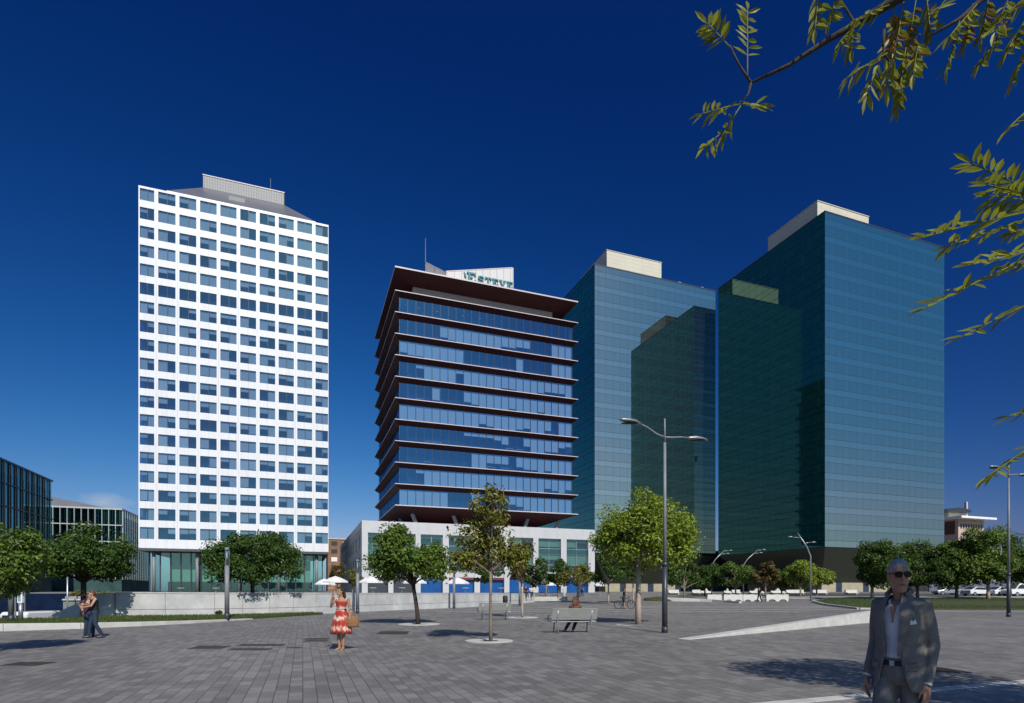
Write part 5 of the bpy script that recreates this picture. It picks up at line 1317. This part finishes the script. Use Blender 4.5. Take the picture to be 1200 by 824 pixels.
def hand(B, w, d, side, palm_n, curl=.5, L=.18):
    """five fingers; w wrist, d direction of the hand, palm_n the way the palm faces, side +-1 for the thumb"""
    d = Vector(d).normalized(); n = Vector(palm_n); n = (n - d*n.dot(d)).normalized(); t = d.cross(n)*side
    w = Vector(w); pl = L*.5
    for k in range(4):
        o = t*(.031 - .0205*k); B.limb([w + o*.45 + d*.01, w + o*.9 + d*pl*.55, w + o + d*pl], [.014, .0135, .0115], 8)
        Lk = L*(.44, .5, .47, .37)[k]
        p = w + o + d*pl; a = 0; P = [p]; 
        for seg in (.45, .32, .23):
            a += curl*(.55 if seg > .4 else .75); p = p + (d*math.cos(a) + n*math.sin(a))*Lk*seg; P.append(p)
        B.limb(P, [.0105, .0095, .0085, .0075], 8)
    P = [w + d*.02 + t*.02, w + d*.05 + t*.045 + n*.01, w + d*.08 + t*.052 + n*.022, w + d*.105 + t*.045 + n*.035]
    B.limb(P, [.015, .0125, .0105, .009], 8)
DEF = dict(pelvis=(0, 0, .95), neck=(0, .0, 1.47), head=(0, -.025, 1.63), hyaw=0.,
           sh=[(-.185, .01, 1.42), (.185, .01, 1.42)], el=[(-.235, .03, 1.15), (.235, .03, 1.15)], wr=[(-.245, -.05, .92), (.245, -.05, .92)],
           hip=[(-.09, 0, .92), (.09, 0, .92)], kn=[(-.1, -.02, .5), (.1, -.02, .5)], an=[(-.1, .02, .08), (.1, .02, .08)], toe=[(-.04, -1, 0), (.04, -1, 0)],
           hd=[(0, -.1, -1), (0, -.1, -1)], curl=.5, sw=1.0)
TORSO = [(-.16, .12, .095), (-.08, .155, .115), (.02, .165, .118), (.2, .148, .105), (.36, .136, .096), (.58, .155, .112), (.78, .172, .112), (.9, .15, .095), (.97, .09, .07)]
def trings(J, add=0., t0=-1, t1=2, yaw=0., ws=1.):
    p, n = Vector(J['pelvis']), Vector(J['neck']); r = []
    for t, rx, ry in TORSO:
        if t < t0 or t > t1: continue
        c = p.lerp(n, t) if t >= 0 else p + Vector((0, 0, t*.52))
        r.append((c.x, c.y, c.z, (rx+add)*J['sw']*(ws if .1 < t < .5 else 1), ry+add, yaw))
    return r
def body(J, skin, T, vox, name='body'):
    B = MB(); B.ring(trings(J, 0, -.2, 2, J.get('tyaw', 0)), 0, 18)
    n, h = Vector(J['neck']), Vector(J['head'])
    B.limb([n - V3(0, 0, .06), n, h - V3(0, 0, .04)], [.066, .056, .05], 12)
    head(B, h, J['hyaw'])
    for i in (0, 1):
        s, e, w = (Vector(J[k][i]) for k in ('sh', 'el', 'wr'))
        B.limb([s.lerp(n, .35) - V3(0, 0, .02), s, s.lerp(e, .4), e, e.lerp(w, .35), w], [.055, .054, .047, .038, .038, .026], 12)
        hand(B, w, J['hd'][i], (1 if i == 0 else -1)*J.get('thumb', 1), J.get('palm', [(1, 0, 0), (-1, 0, 0)])[i], J['curl'])
        a, k, f = (Vector(J[k_][i]) for k_ in ('hip', 'kn', 'an'))
        B.limb([a + V3(0, 0, .02), a.lerp(k, .35), k, k.lerp(f, .3), f], [.088, .08, .054, .055, .036], 12)
        td = Vector(J['toe'][i]).normalized()
        B.limb([f - td*.04 - V3(0, 0, .03), f + td*.08 - V3(0, 0, .045), f + td*.15 - V3(0, 0, .055)], [.036, .034, .026], 10)
    o = B.build(name, skin, T, True); return remesh(o, vox, 3)
def face(J, T):
    h = Vector(J['head']); g = MB()
    for s in (-1, 1): g.ell(h + rz((s*.032, -.0885, .012), J['hyaw']), .014, .008, .008, 0, 8, 6)
    g.build('eyes', M['eye'], T, True)
    g = MB(); g.limb([h + rz((-.022, -.097, -.062), J['hyaw']), h + rz((0, -.105, -.06), J['hyaw']), h + rz((.022, -.097, -.062), J['hyaw'])], [.004, .006, .004], 6); g.build('lips', M['lip'], T, True)
def hair(J, T, m, style, vox=.011):
    h = Vector(J['head']); yw = J['hyaw']; B = MB()
    R_ = []
    for dz, rx, ry, yo in HEADP[4:]:
        back = .022 if dz < .05 else .008
        o = rz((0, yo+back, 0), yw); R_.append((h.x+o.x, h.y+o.y, h.z+dz+(.012 if dz > .05 else .012), rx+.012, ry+(.006 if dz < .05 else .012)-back*.3, yw))
    if style != 'long': R_ = R_[1:]
    if style == 'cropped':
        R_ = []
        for dz, rx, ry, bk in ((-.05, .06, .052, .045), (-.01, .076, .07, .035), (.03, .082, .088, .022), (.06, .081, .096, .013), (.088, .071, .088, .01), (.112, .052, .064, .01), (.128, .028, .034, .01), (.134, .008, .01, .01)):
            o = rz((0, bk, 0), yw); R_.append((h.x+o.x, h.y+o.y, h.z+dz, rx, ry, yw))
    B.ring(R_, 0, 18)
    for s in (() if style == 'cropped' else (-1, 0, 1)):   # nape
        B.limb([h + rz((s*.04, .07, .03), yw), h + rz((s*.04, .085, -.03), yw), h + rz((s*.035, .07, -.075), yw)], [.04, .036, .022], 8)
    if style == 'long':
        for s in (-2, -1, 0, 1, 2):
            x = s*.035; yb = .075 - abs(s)*.016
            B.limb([h + rz((x*1.1, yb*.6, .07), yw), h + rz((x*1.25, yb+.02, -.03), yw), h + rz((x*1.4, yb+.035, -.14), yw), h + rz((x*1.2, yb+.05, -.27), yw)], [.038, .042, .038, .016], 8)
    o = B.build('hair', m, T, True); return remesh(o, vox, 2)
def top(J, T, m, sleeve=0., add=.014, t0=-.05, t1=.92, vox=.012, name='shirt', ws=1.):
    B = MB(); B.ring(trings(J, add, t0, t1, J.get('tyaw', 0), ws), 0, 18)
    for i in (0, 1):
        s, e, w = (Vector(J[k][i]) for k in ('sh', 'el', 'wr')); n = Vector(J['neck'])
        if sleeve <= 0: B.limb([s.lerp(n, .5) - V3(0, 0, .02), s.lerp(n, .15)-V3(0, 0, .01)], [.055, .06], 10)
        elif sleeve <= 1: B.limb([s.lerp(n, .35) - V3(0, 0, .02), s, s.lerp(e, sleeve)], [.066, .068, .06], 10)
        else: B.limb([s.lerp(n, .35) - V3(0, 0, .02), s, s.lerp(e, .5), e, w.lerp(e, .05)], [.066, .068, .058, .05, .038], 10)
    o = B.build(name, m, T, True); return remesh(o, vox, 3)
def trousers(J, T, m, full=1., add=.016, vox=.012, name='trousers'):
    B = MB(); B.ring(trings(J, add, -.2, .22, J.get('tyaw', 0)), 0, 18)
    for i in (0, 1):
        a, k, f = (Vector(J[k_][i]) for k_ in ('hip', 'kn', 'an'))
        if full >= 1: B.limb([a + V3(0, 0, .02), a.lerp(k, .35), k, k.lerp(f, .4), f + (k-f)*.04], [.102, .095, .072, .068, .056], 12)
        else: B.limb([a + V3(0, 0, .02), a.lerp(k, .35), a.lerp(k, full)], [.102, .096, .085], 12)
    o = B.build(name, m, T, True); return remesh(o, vox, 3)
def shoes(J, T, m):
    for i in (0, 1):
        f = Vector(J['an'][i]); td = Vector(J['toe'][i]).normalized(); g = MB()
        g.limb([f - td*.05 - V3(0, 0, .035), f + td*.04 - V3(0, 0, .03), f + td*.12 - V3(0, 0, .045), f + td*.17 - V3(0, 0, .05)], [.042, .05, .042, .032], 10)
        g.build('shoe', m, T, True)
def pose(**k):
    J = {a: (list(b) if isinstance(b, list) else b) for a, b in DEF.items()}; J.update(k); return J
def person(label, loc, yaw, sc=1.): 
    T = thing('person', label, 'person', loc, yaw); T.scale = (sc,)*3; return T

# ---- woman in the patterned dress
y = 15.3
T = person('woman in red and white patterned dress with long dark hair, hand raised to face', (wx(400, y), y, 0), R(-6), 1.69/1.75)
J = pose(hyaw=R(-42), head=(-.01, -.03, 1.635), sw=.9, wr=[(-.16, -.2, 1.5), (.27, -.06, .95)], el=[(-.26, -.09, 1.2), (.24, .02, 1.17)],
         hd=[(.25, -.1, 1), (.1, -.1, -1)], palm=[(.6, .8, 0), (-1, 0, 0)], curl=.9, an=[(-.06, .02, .08), (.06, -.02, .08)], kn=[(-.075, -.02, .5), (.075, -.05, .5)], toe=[(-.5, -1, -.1), (.05, -1, -.1)])
body(J, M['skin_tan'], T, .009); face(J, T); hair(J, T, M['hairdark'], 'long')
m, nt, out = base('patterned_cotton'); p = N(nt, 'ShaderNodeBsdfPrincipled'); p.inputs['Roughness'].default_value = .85
tc = N(nt, 'ShaderNodeTexCoord'); mp = N(nt, 'ShaderNodeMapping'); mp.inputs['Scale'].default_value = (9, 9, 3.2); nt.links.new(tc.outputs['Object'], mp.inputs[0])
nz = N(nt, 'ShaderNodeTexNoise'); nz.inputs['Scale'].default_value = 2.4; nz.inputs['Detail'].default_value = 3; nt.links.new(mp.outputs[0], nz.inputs[0])
sp = N(nt, 'ShaderNodeSeparateXYZ'); nt.links.new(tc.outputs['Object'], sp.inputs[0])
wv = math_(nt, 'MULTIPLY', math_(nt, 'SINE', math_(nt, 'MULTIPLY', sp.outputs[2], 23.0)), .16)
v = math_(nt, 'ADD', nz.outputs['Fac'], wv)
rp = N(nt, 'ShaderNodeValToRGB'); e = rp.color_ramp.elements
e[0].position = .38; e[0].color = (.33, .025, .02, 1); e[1].position = .68; e[1].color = (.62, .5, .4, 1)
e2 = rp.color_ramp.elements.new(.53); e2.color = (.42, .07, .035, 1)
nt.links.new(v, rp.inputs[0]); nt.links.new(rp.outputs[0], p.inputs['Base Color']); nt.links.new(p.outputs[0], out.inputs[0]); M['dress'] = m
B = MB(); n = 40; rings = []
for z, r0, amp in ((1.13, .135, 0), (1.1, .145, .003), (1.0, .185, .008), (.85, .225, .014), (.7, .255, .02), (.56, .275, .026), (.46, .285, .03)):
    rings.append((z, r0, amp))
vs = []; fs = []
for z, r0, amp in rings:
    for k in range(n):
        a = 2*math.pi*k/n; rr = r0 + amp*math.sin(a*11+z*3) + amp*.5*math.sin(a*5+1)
        vs.append((rr*math.cos(a), rr*.85*math.sin(a), z + amp*.4*math.sin(a*7)))
for i in range(len(rings)-1):
    for k in range(n): fs.append((i*n+k, (i+1)*n+k, (i+1)*n+(k+1) % n, i*n+(k+1) % n))
B.add(vs, fs); dr = B.build('skirt', M['dress'], T, True); sl = dr.modifiers.new('cloth', 'SOLIDIFY'); sl.thickness = .008
top(J, T, M['dress'], 0, .012, .15, .8, .011, 'bodice', .92)
g = MB(); g.ring([(0, 0, 1.1, .148, .115), (0, 0, 1.145, .142, .11)], 0, 24); g.build('belt', M['maroon'], T, True)
g = MB()
for s in (-1, 1): g.limb([(s*.07, -.1, 1.3), (s*.085, -.07, 1.42), (s*.08, .0, 1.47), (s*.07, .07, 1.4)], [.014]*4, 6)
g.build('shoulder_straps', M['dress'], T, True)
M['sandal'] = mat('tan_sandal', (.25, .12, .06), .6, .1, 5)
for i in (0, 1):
    f = Vector(J['an'][i]); td = Vector(J['toe'][i]).normalized(); g = MB()
    g.limb([f - td*.05 - V3(0, 0, .068), f + td*.05 - V3(0, 0, .07), f + td*.16 - V3(0, 0, .074)], [.03, .036, .03], 8); g.limb([f+td*.08+V3(-.04, 0, -.05), f+td*.1+V3(0, 0, -.01), f+td*.08+V3(.04, 0, -.05)], [.008]*3, 6)
    g.build('sandal', M['sandal'], T, True)
BG = thing('shoulder_bag', 'tan woven bag hanging from the arm of the woman in the dress', 'bag', (wx(413.5, y), y-.05, .62), R(10))
M['straw'] = mat('tan_straw', (.24, .125, .05), .9, .35, 25, .6, 60)
B = MB(); B.ring([(0, 0, 0, .15, .075), (0, 0, .04, .17, .085), (0, 0, .17, .175, .085), (0, 0, .27, .15, .06), (0, 0, .3, .13, .045)], 0, 20); B.build('bag_body', M['straw'], BG, True)
for s in (-1, 1):
    B = MB(); B.limb([(-.1, s*.045, .28), (-.09, s*.03, .42), (-.045, 0, .5), (.0, s*.03, .44), (.09, s*.045, .28)], [.01]*5, 8); B.build('handle', M['sandal'], BG, True)

# ---- embracing couple
y = 19.5
T = person('woman in plum top and jeans hugging a man by the left edge', (wx(104.5, y), y, 0), R(60), 1.52/1.75)
J = pose(sw=.92, hyaw=R(28), head=(.0, -.05, 1.62), el=[(-.27, -.05, 1.19), (.23, -.13, 1.2)], wr=[(-.26, -.13, .97), (.08, -.33, 1.3)], hd=[(0, -.1, -1), (-.3, -.8, .2)], palm=[(1, 0, 0), (-1, 0, 0)], an=[(-.1, .1, .08), (.09, -.1, .08)], kn=[(-.09, .02, .5), (.1, -.09, .51)])
body(J, M['skin'], T, .01); face(J, T); hair(J, T, M['hairred'], 'short')
top(J, T, mat('plum_cotton', (.09, .02, .045), .85, .2, 10), .25, .015, -.05, .88); trousers(J, T, M['jeans']); shoes(J, T, M['black'])
T = person('man in sleeveless black top and jeans hugging a woman by the left edge', (wx(112.5, y-.25), y-.3, 0), R(-52), 1.62/1.75)
J = pose(hyaw=R(-22), head=(-.02, -.09, 1.6), neck=(0, -.03, 1.46), el=[(-.26, -.17, 1.22), (.27, -.12, 1.17)], wr=[(-.07, -.38, 1.2), (.1, -.34, 1.12)], hd=[(.5, -.8, .05), (-.5, -.6, .0)], palm=[(.3, .5, 0), (-.3, .5, 0)], curl=.6, an=[(-.13, -.18, .08), (.12, .22, .09)], kn=[(-.11, -.14, .5), (.1, .02, .49)])
body(J, M['skin'], T, .01); face(J, T); hair(J, T, M['hairred'], 'short')
top(J, T, mat('black_cotton', (.014, .014, .016), .85, .2, 10), 0, .016, -.08, .9); trousers(J, T, M['jeans']); shoes(J, T, M['darksteel'])

# ---- person on the bench
yb_ = F*EYE/(742-HOR); bx = wx(673, yb_)
c, s = math.cos(R(10)), math.sin(R(10))
def bl(x, y_): return (bx + c*x - s*y_, yb_ + s*x + c*y_, 0)
T = person('person with long chestnut hair sitting on the nearer bench, seen from behind', bl(.1, .22), R(178), 1.0)
J = pose(pelvis=(0, 0, .53), neck=(.0, .0, 1.06), head=(.01, -.03, 1.225), hyaw=R(20), sh=[(-.175, .01, 1.01), (.175, .01, 1.01)], el=[(-.22, -.06, .75), (.22, -.06, .75)], wr=[(-.12, -.28, .62), (.12, -.28, .62)], hd=[(.3, -1, -.2), (-.3, -1, -.2)], palm=[(0, 0, -1), (0, 0, -1)],
         hip=[(-.09, -.02, .53), (.09, -.02, .53)], kn=[(-.1, -.44, .5), (.12, -.44, .5)], an=[(.05, -.5, .08), (.35, -.45, .08)], toe=[(0, -1, 0), (.4, -1, 0)], sw=.92)
body(J, M['skin'], T, .011); face(J, T); hair(J, T, M['hairred'], 'long')
top(J, T, mat('brown_blouse', (.13, .06, .035), .85, .25, 10), .9, .015, -.05, .92); trousers(J, T, mat('dark_trousers', (.015, .017, .025), .85, .2, 8)); shoes(J, T, mat('pale_shoe', (.4, .38, .36), .6, .1, 6))

# ---- man in the suit (foreground)
y = 4.2; mx_ = 2.86
T = person('older man in a grey suit and sunglasses walking at the right foreground', (mx_, y, 0), R(-57), 1.835/1.80); T.scale = (.8, .94, 1.82/1.80)
J = pose(pelvis=(0, 0, .985), neck=(0, .0, 1.525), head=(.005, -.03, 1.683), hyaw=R(44), sw=1.08,
         sh=[(-.19, .01, 1.475), (.19, .01, 1.475)], el=[(-.235, .05, 1.2), (.232, .07, 1.19)], wr=[(-.25, -.06, .95), (.225, -.02, .93)], hd=[(.02, -.25, -1), (0, -.1, -1)], palm=[(1, .2, 0), (-1, .2, 0)], curl=.45,
         hip=[(-.09, 0, .95), (.09, 0, .95)], kn=[(-.09, -.2, .54), (.1, .06, .51)], an=[(-.09, -.28, .1), (.1, .34, .16)], toe=[(-.1, -1, .1), (.1, -1, -.5)])
M['skin_m'] = mat('weathered_skin', (.42, .22, .14), .5, .12, 14)
body(J, M['skin_m'], T, .0055)
h = Vector(J['head']); yw = J['hyaw']
hair(J, T, M['hairgrey'], 'cropped', .006)
g = MB(); g.limb([h + rz((-.024, -.096, -.063), yw), h + rz((0, -.1045, -.061), yw), h + rz((.024, -.096, -.063), yw)], [.004, .0055, .004], 6); g.build('lips', M['lip'], T, True)
M['lens'] = mat('black_lens', (.004, .004, .005), .3, .1, 4, spec=.15)
sg = MB()
for s in (-1, 1):
    vs = []; n = 14
    for dy in (-.009, .003):
        for k in range(n):
            a = 2*math.pi*k/n; ex = 2.6
            cx_, cz_ = .029*math.copysign(abs(math.cos(a))**(2/ex), math.cos(a)), .0225*math.copysign(abs(math.sin(a))**(2/ex), math.sin(a))
            vs.append(h + rz((s*.035+cx_, -.106+dy+abs(s*.035+cx_)*.22, .014+cz_), yw))
    fs = [(k, (k+1) % n, n+(k+1) % n, n+k) for k in range(n)] + [tuple(range(n))[::-1], tuple(range(n, 2*n))]
    sg.add(vs, fs)
so_ = sg.build('sunglasses', M['lens'], T)
g = MB(); g.limb([h + rz((-.01, -.109, .024), yw), h + rz((.01, -.109, .024), yw)], [.004, .004], 6)
for s in (-1, 1): g.limb([h + rz((s*.064, -.088, .022), yw), h + rz((s*.08, -.03, .022), yw), h + rz((s*.081, .015, .014), yw)], [.004, .0035, .003], 6)
g.build('glasses_frame', M['black'], so_, True)
# henley shirt
M['shirt'] = mat('white_henley', (.72, .72, .73), .85, .05, 8, .25, 60)
B = MB(); B.ring(trings(J, .008, .1, .95), 0, 22)
n_ = Vector(J['neck'])
B.limb([n_ + V3(-.07, .02, -.01), n_ + V3(-.06, -.06, -.02), n_ + V3(-.02, -.1, -.075)], [.014, .014, .012], 8); B.limb([n_ + V3(.07, .02, -.01), n_ + V3(.06, -.06, -.02), n_ + V3(.02, -.1, -.075)], [.014, .014, .012], 8)
remesh(B.build('shirt', M['shirt'], T, True), .009, 2)
g = MB(); P = [(-.022, -.128, 1.47), (.022, -.128, 1.47), (0, -.139, 1.35)]
vs = [Vector(p) + V3(0, dy, 0) for dy in (-.0, .02) for p in P]; g.add(vs, [(0, 1, 2), (5, 4, 3), (0, 3, 4, 1), (1, 4, 5, 2), (2, 5, 3, 0)]); g.build('open_placket', M['skin_m'], T)
# trousers, belt
M['suit'] = mat('grey_suit_wool', (.2, .182, .165), .9, .16, 20, .35, 120)
tr = trousers(J, T, M['suit'], 1., .016, .009)
g = MB(); r = [q_ for q_ in trings(J, .026, .0, .25)]; c0 = J['pelvis'][2]
g.ring([(0, 0, 1.045, .186, .136), (0, 0, 1.078, .182, .134)], 0, 28); g.build('belt', M['black'], T, True)
g = MB(); g.box(-.02, .02, -.14, -.13, 1.043, 1.08); g.build('buckle', M['steel'], T)
shoes(J, T, M['black'])
# open jacket: a wrapped sheet, open at the front, plus sleeves, made one cloth
rows = [(.88, .232, .165, .15), (.96, .225, .162, .115), (1.04, .212, .154, .085), (1.12, .2, .145, .065), (1.2, .196, .142, .062), (1.28, .202, .145, .07), (1.36, .21, .146, .078), (1.43, .212, .14, .082), (1.485, .19, .12, .078), (1.52, .135, .1, .075), (1.55, .098, .086, .066)]
B = MB(); n = 40; vs = []; fs = []
for z, rx, ry, gap in rows:
    a0 = math.asin(min(.95, gap/rx))
    for k in range(n+1):
        a = -math.pi/2 + a0 + (2*math.pi - 2*a0)*k/n
        wob = .006*math.sin(z*31 + a*3) + .004*math.sin(z*17 - a*5)
        vs.append(((rx+wob)*math.cos(a), (ry+wob)*math.sin(a) + (.02 if z < 1.0 and math.sin(a) < 0 else 0)*0, z - (.02*abs(math.cos(a)) if z < 1 else 0)))
for i in range(len(rows)-1):
    for k in range(n): fs.append((i*(n+1)+k, i*(n+1)+k+1, (i+1)*(n+1)+k+1, (i+1)*(n+1)+k))
t_ = .022
V2 = []
for (x, yy, z) in vs: l = math.hypot(x, yy); V2.append((x*(1-t_/l), yy*(1-t_/l), z))
o0 = len(vs); m1 = n+1; nr = len(rows)
F2 = list(fs) + [tuple(i+o0 for i in f[::-1]) for f in fs]
for k in range(n): F2.append((k, o0+k, o0+k+1, k+1)); b_ = (nr-1)*m1; F2.append((b_+k, b_+k+1, o0+b_+k+1, o0+b_+k))
for i in range(nr-1):
    F2.append((i*m1, (i+1)*m1, o0+(i+1)*m1, o0+i*m1)); F2.append((i*m1+n, o0+i*m1+n, o0+(i+1)*m1+n, (i+1)*m1+n))
B.add(vs + V2, F2)
for i in (0, 1):
    s, e, w = (Vector(J[k][i]) for k in ('sh', 'el', 'wr'))
    B.limb([s.lerp(n_, .3) - V3(0, 0, .01), s + V3(.01 if i == 0 else -.01, 0, .0), s.lerp(e, .45), e, e.lerp(w, .5), w.lerp(e, .04)], [.058, .07, .063, .053, .046, .041], 16)
jk = remesh(B.build('jacket', M['suit'], T, True), .0085, 4)
# lapels and collar
for s in (-1, 1):
    P = [(s*.06, 1.555), (s*.105, 1.51), (s*.165, 1.425), (s*.128, 1.405), (s*.15, 1.392), (s*.12, 1.28), (s*.07, 1.12), (s*.052, 1.11), (s*.06, 1.28), (s*.066, 1.42), (s*.062, 1.5)]
    def srf(x, z, off):
        for i in range(len(rows)-1):
            if rows[i][0] <= z <= rows[i+1][0]:
                f = (z-rows[i][0])/(rows[i+1][0]-rows[i][0]); rx = rows[i][1]*(1-f)+rows[i+1][1]*f; ry = rows[i][2]*(1-f)+rows[i+1][2]*f; break
        else: rx, ry = rows[-1][1], rows[-1][2]
        return Vector((x, -(ry+off)*math.sqrt(max(.12, 1-(x/(rx+.02))**2)), z))
    vs = [srf(x, z, .016) for x, z in P] + [srf(x, z, .004) for x, z in P]; n2 = len(P)
    cen = [srf(s*.1, 1.4, .02), srf(s*.1, 1.4, .004)]
    g = MB(); g.add(vs + cen, [(k, (k+1) % n2, 2*n2) for k in range(n2)] + [(n2+(k+1) % n2, n2+k, 2*n2+1) for k in range(n2)] + [(k, n2+k, n2+(k+1) % n2, (k+1) % n2) for k in range(n2)])
    g.build('lapel', M['suit'], T)
g = MB(); g.limb([(-.085, -.06, 1.555), (-.09, .02, 1.58), (-.05, .075, 1.59), (.05, .075, 1.59), (.09, .02, 1.58), (.085, -.06, 1.555)], [.016, .02, .022, .022, .02, .016], 10); g.build('collar', M['suit'], T, True)
a, b = srf(.14, 1.34, .012), srf(.18, 1.348, .012)
g = MB(); vs = [a, b, b + V3(-.012, -.004, .03), a.lerp(b, .5) + V3(0, -.006, .022), a + V3(.004, -.004, .034)]; vs += [v_ + V3(0, .008, 0) for v_ in vs]
g.add(vs, [(0, 1, 2, 3, 4), (9, 8, 7, 6, 5)] + [(k, 5+k, 5+(k+1) % 5, (k+1) % 5) for k in range(5)]); g.build('pocket_square', M['white'], T)
for s in (-1, 1):
    g = MB(); P = [(s*.11, 1.06), (s*.19, 1.07), (s*.19, 1.025), (s*.11, 1.015)]
    vs = [srf(x, z, .012) for x, z in P] + [srf(x, z, .0) for x, z in P]; g.add(vs, [(0, 1, 2, 3), (7, 6, 5, 4)] + [(k, 4+k, 4+(k+1) % 4, (k+1) % 4) for k in range(4)]); g.build('pocket_flap', M['suit'], T)
for i in (0, 1):
    w = Vector(J['wr'][i]); e = Vector(J['el'][i]); d = (w-e).normalized(); g = MB(); g.tube([w - d*.03, w + d*.012], [.036, .037], 14); g.build('shirt_cuff', M['shirt'], T, True)

# ---- cyclist standing astride a bicycle
y = 50.; zb = 0
BK = thing('bicycle', 'black bicycle standing under its rider in the middle of the square', 'bicycle', (wx(732, y), y, 0), R(4)); BK.scale = (1.08,)*3
for x in (-.53, .53):
    g = MB(); P = [(x + .325*math.cos(2*math.pi*k/28), 0, .34+.325*math.sin(2*math.pi*k/28)) for k in range(29)]; g.tube(P, .03, 6, cap=False); wh = g.build('wheel', M['black'], BK, True)
    g = MB()
    for k in range(12): a = 2*math.pi*k/12; g.tube([(x, .0, .34), (x+.31*math.cos(a), 0, .34+.31*math.sin(a))], .004, 4)
    g.tube([(x, -.04, .34), (x, .04, .34)], .02, 8); g.build('spokes', M['steel'], wh)
g = MB()
bb, st, hd_ = V3(-.08, 0, .31), V3(-.2, 0, .82), V3(.36, 0, .86)
for a, b in ((bb, st), (st - V3(0, 0, .06), hd_), (bb, hd_ - V3(-.02, 0, .12)), (bb, V3(-.53, 0, .34)), (st - V3(-.02, 0, .1), V3(-.53, 0, .34))): g.tube([a, b], .026, 8)
g.build('frame', M['black'], BK)
g = MB(); g.tube([hd_ + V3(-.02, 0, .1), hd_ - V3(-.03, 0, .12), V3(.53, 0, .34)], .018, 8); g.build('fork', M['black'], BK)
g = MB(); g.tube([V3(.3, -.3, 1.02), V3(.38, -.1, 1.0), V3(.38, .1, 1.0), V3(.3, .3, 1.02)], .014, 8); g.tube([hd_, V3(.37, 0, 1.0)], .015, 8); g.build('handlebar', M['darksteel'], BK)
g = MB(); g.limb([V3(-.34, 0, .9), V3(-.2, 0, .9), V3(-.06, 0, .89)], [.06, .05, .025], 8); g.tube([st, st + V3(-.02, 0, .08)], .014, 8); g.build('saddle', M['black'], BK, True)
g = MB(); g.tube([bb + V3(0, -.03, 0), bb + V3(0, .03, 0)], .09, 16); g.box(.0, .1, -.16, -.05, .22, .25); g.box(-.26, -.16, .05, .16, .38, .41); g.build('crank', M['darksteel'], BK)
T = person('cyclist in a brown top standing astride the black bicycle', (wx(731, y), y, 0), R(84), 1.06)
J = pose(neck=(0, -.06, 1.45), head=(.0, -.1, 1.61), hyaw=R(-50), sh=[(-.185, -.04, 1.4), (.185, -.04, 1.4)], el=[(-.25, -.16, 1.17), (.25, -.16, 1.17)], wr=[(-.25, -.38, 1.05), (.25, -.38, 1.05)], hd=[(0, -1, -.1), (0, -1, -.1)], palm=[(0, 0, -1), (0, 0, -1)], curl=1.0,
         hip=[(-.1, .0, .92), (.1, 0, .92)], kn=[(-.17, -.04, .5), (.17, -.04, .5)], an=[(-.2, .02, .08), (.2, .02, .08)])
body(J, M['skin_tan'], T, .012); hair(J, T, M['hairdark'], 'short'); face(J, T)
top(J, T, mat('brown_shirt', (.09, .045, .03), .85, .25, 10), .5); trousers(J, T, mat('dark_shorts', (.03, .03, .035), .85, .2, 8), .8); shoes(J, T, M['darksteel'])

# ---- small walking figure by the arched benches, and the seated pair on the wall end, and far strollers
def walker(label, px, y, yaw, topm, botm, hairm, zb=None, style='short', ph=1, sc=1.):
    T = person(label, (wx(px, y), y, gz(y) if zb is None else zb), yaw, sc)
    J = pose(an=[(-.1, -.25*ph, .09), (.1, .25*ph, .1)], kn=[(-.1, -.16*ph, .5), (.1, .06*ph, .49)], wr=[(-.24, .12*ph, .95), (.24, -.2*ph, .96)])
    body(J, M['skin'], T, .014); face(J, T); hair(J, T, hairm, style, .014); top(J, T, topm, .5, vox=.015); trousers(J, T, botm, vox=.015); shoes(J, T, M['black'])
    return T
M['blackcloth'] = mat('black_cloth', (.014, .014, .018), .85, .2, 10); M['whitecloth'] = mat('white_cloth', (.6, .58, .56), .85, .1, 10); M['bluecloth'] = mat('blue_cloth', (.05, .09, .17), .85, .2, 10); M['pinkcloth'] = mat('pink_cloth', (.4, .16, .17), .85, .2, 10)
walker('small figure in black walking in front of the white arched benches', 890, 67, R(-60), M['blackcloth'], M['blackcloth'], M['hairdark'])
walker('tiny figure in white standing far off under the yellow green tree', 661.5, 84, R(20), M['whitecloth'], M['whitecloth'], M['hairdark'], ph=.2)
walker('tiny figure in dark clothes far off, right of the seated person', 682, 88, R(150), M['bluecloth'], M['blackcloth'], M['hairdark'], ph=.6)
walker('tiny figure in blue far off, just right of the seated person', 678, 86, R(-120), M['blackcloth'], M['jeans'], M['hairred'], ph=-.7)
def sitter(label, px, y, zseat, yaw, topm, botm, hairm, style='short'):
    T = person(label, (wx(px, y), y, zseat - .42), yaw)
    J = pose(pelvis=(0, 0, .5), neck=(0, -.03, 1.03), head=(0, -.06, 1.19), sh=[(-.18, -.02, .98), (.18, -.02, .98)], el=[(-.24, -.02, .72), (.24, -.02, .72)], wr=[(-.14, -.26, .62), (.14, -.26, .62)], hd=[(.2, -1, -.2), (-.2, -1, -.2)], palm=[(0, 0, -1), (0, 0, -1)],
             hip=[(-.09, -.02, .5), (.09, -.02, .5)], kn=[(-.1, -.45, .48), (.1, -.45, .48)], an=[(-.1, -.42, .05), (.1, -.5, .06)])
    body(J, M['skin'], T, .014); face(J, T); hair(J, T, hairm, style, .014); top(J, T, topm, .6, vox=.015); trousers(J, T, botm, vox=.015); shoes(J, T, M['black'])
sitter('person in dark clothes sitting on the end of the terrace wall, left of a pair', 616, 65.6, 1.29, R(20), M['blackcloth'], M['blackcloth'], M['hairdark'])
sitter('person in pale top sitting on the end of the terrace wall, right of a pair', 622.5, 67.0, 1.29, R(10), M['whitecloth'], M['jeans'], M['hairred'], 'long')
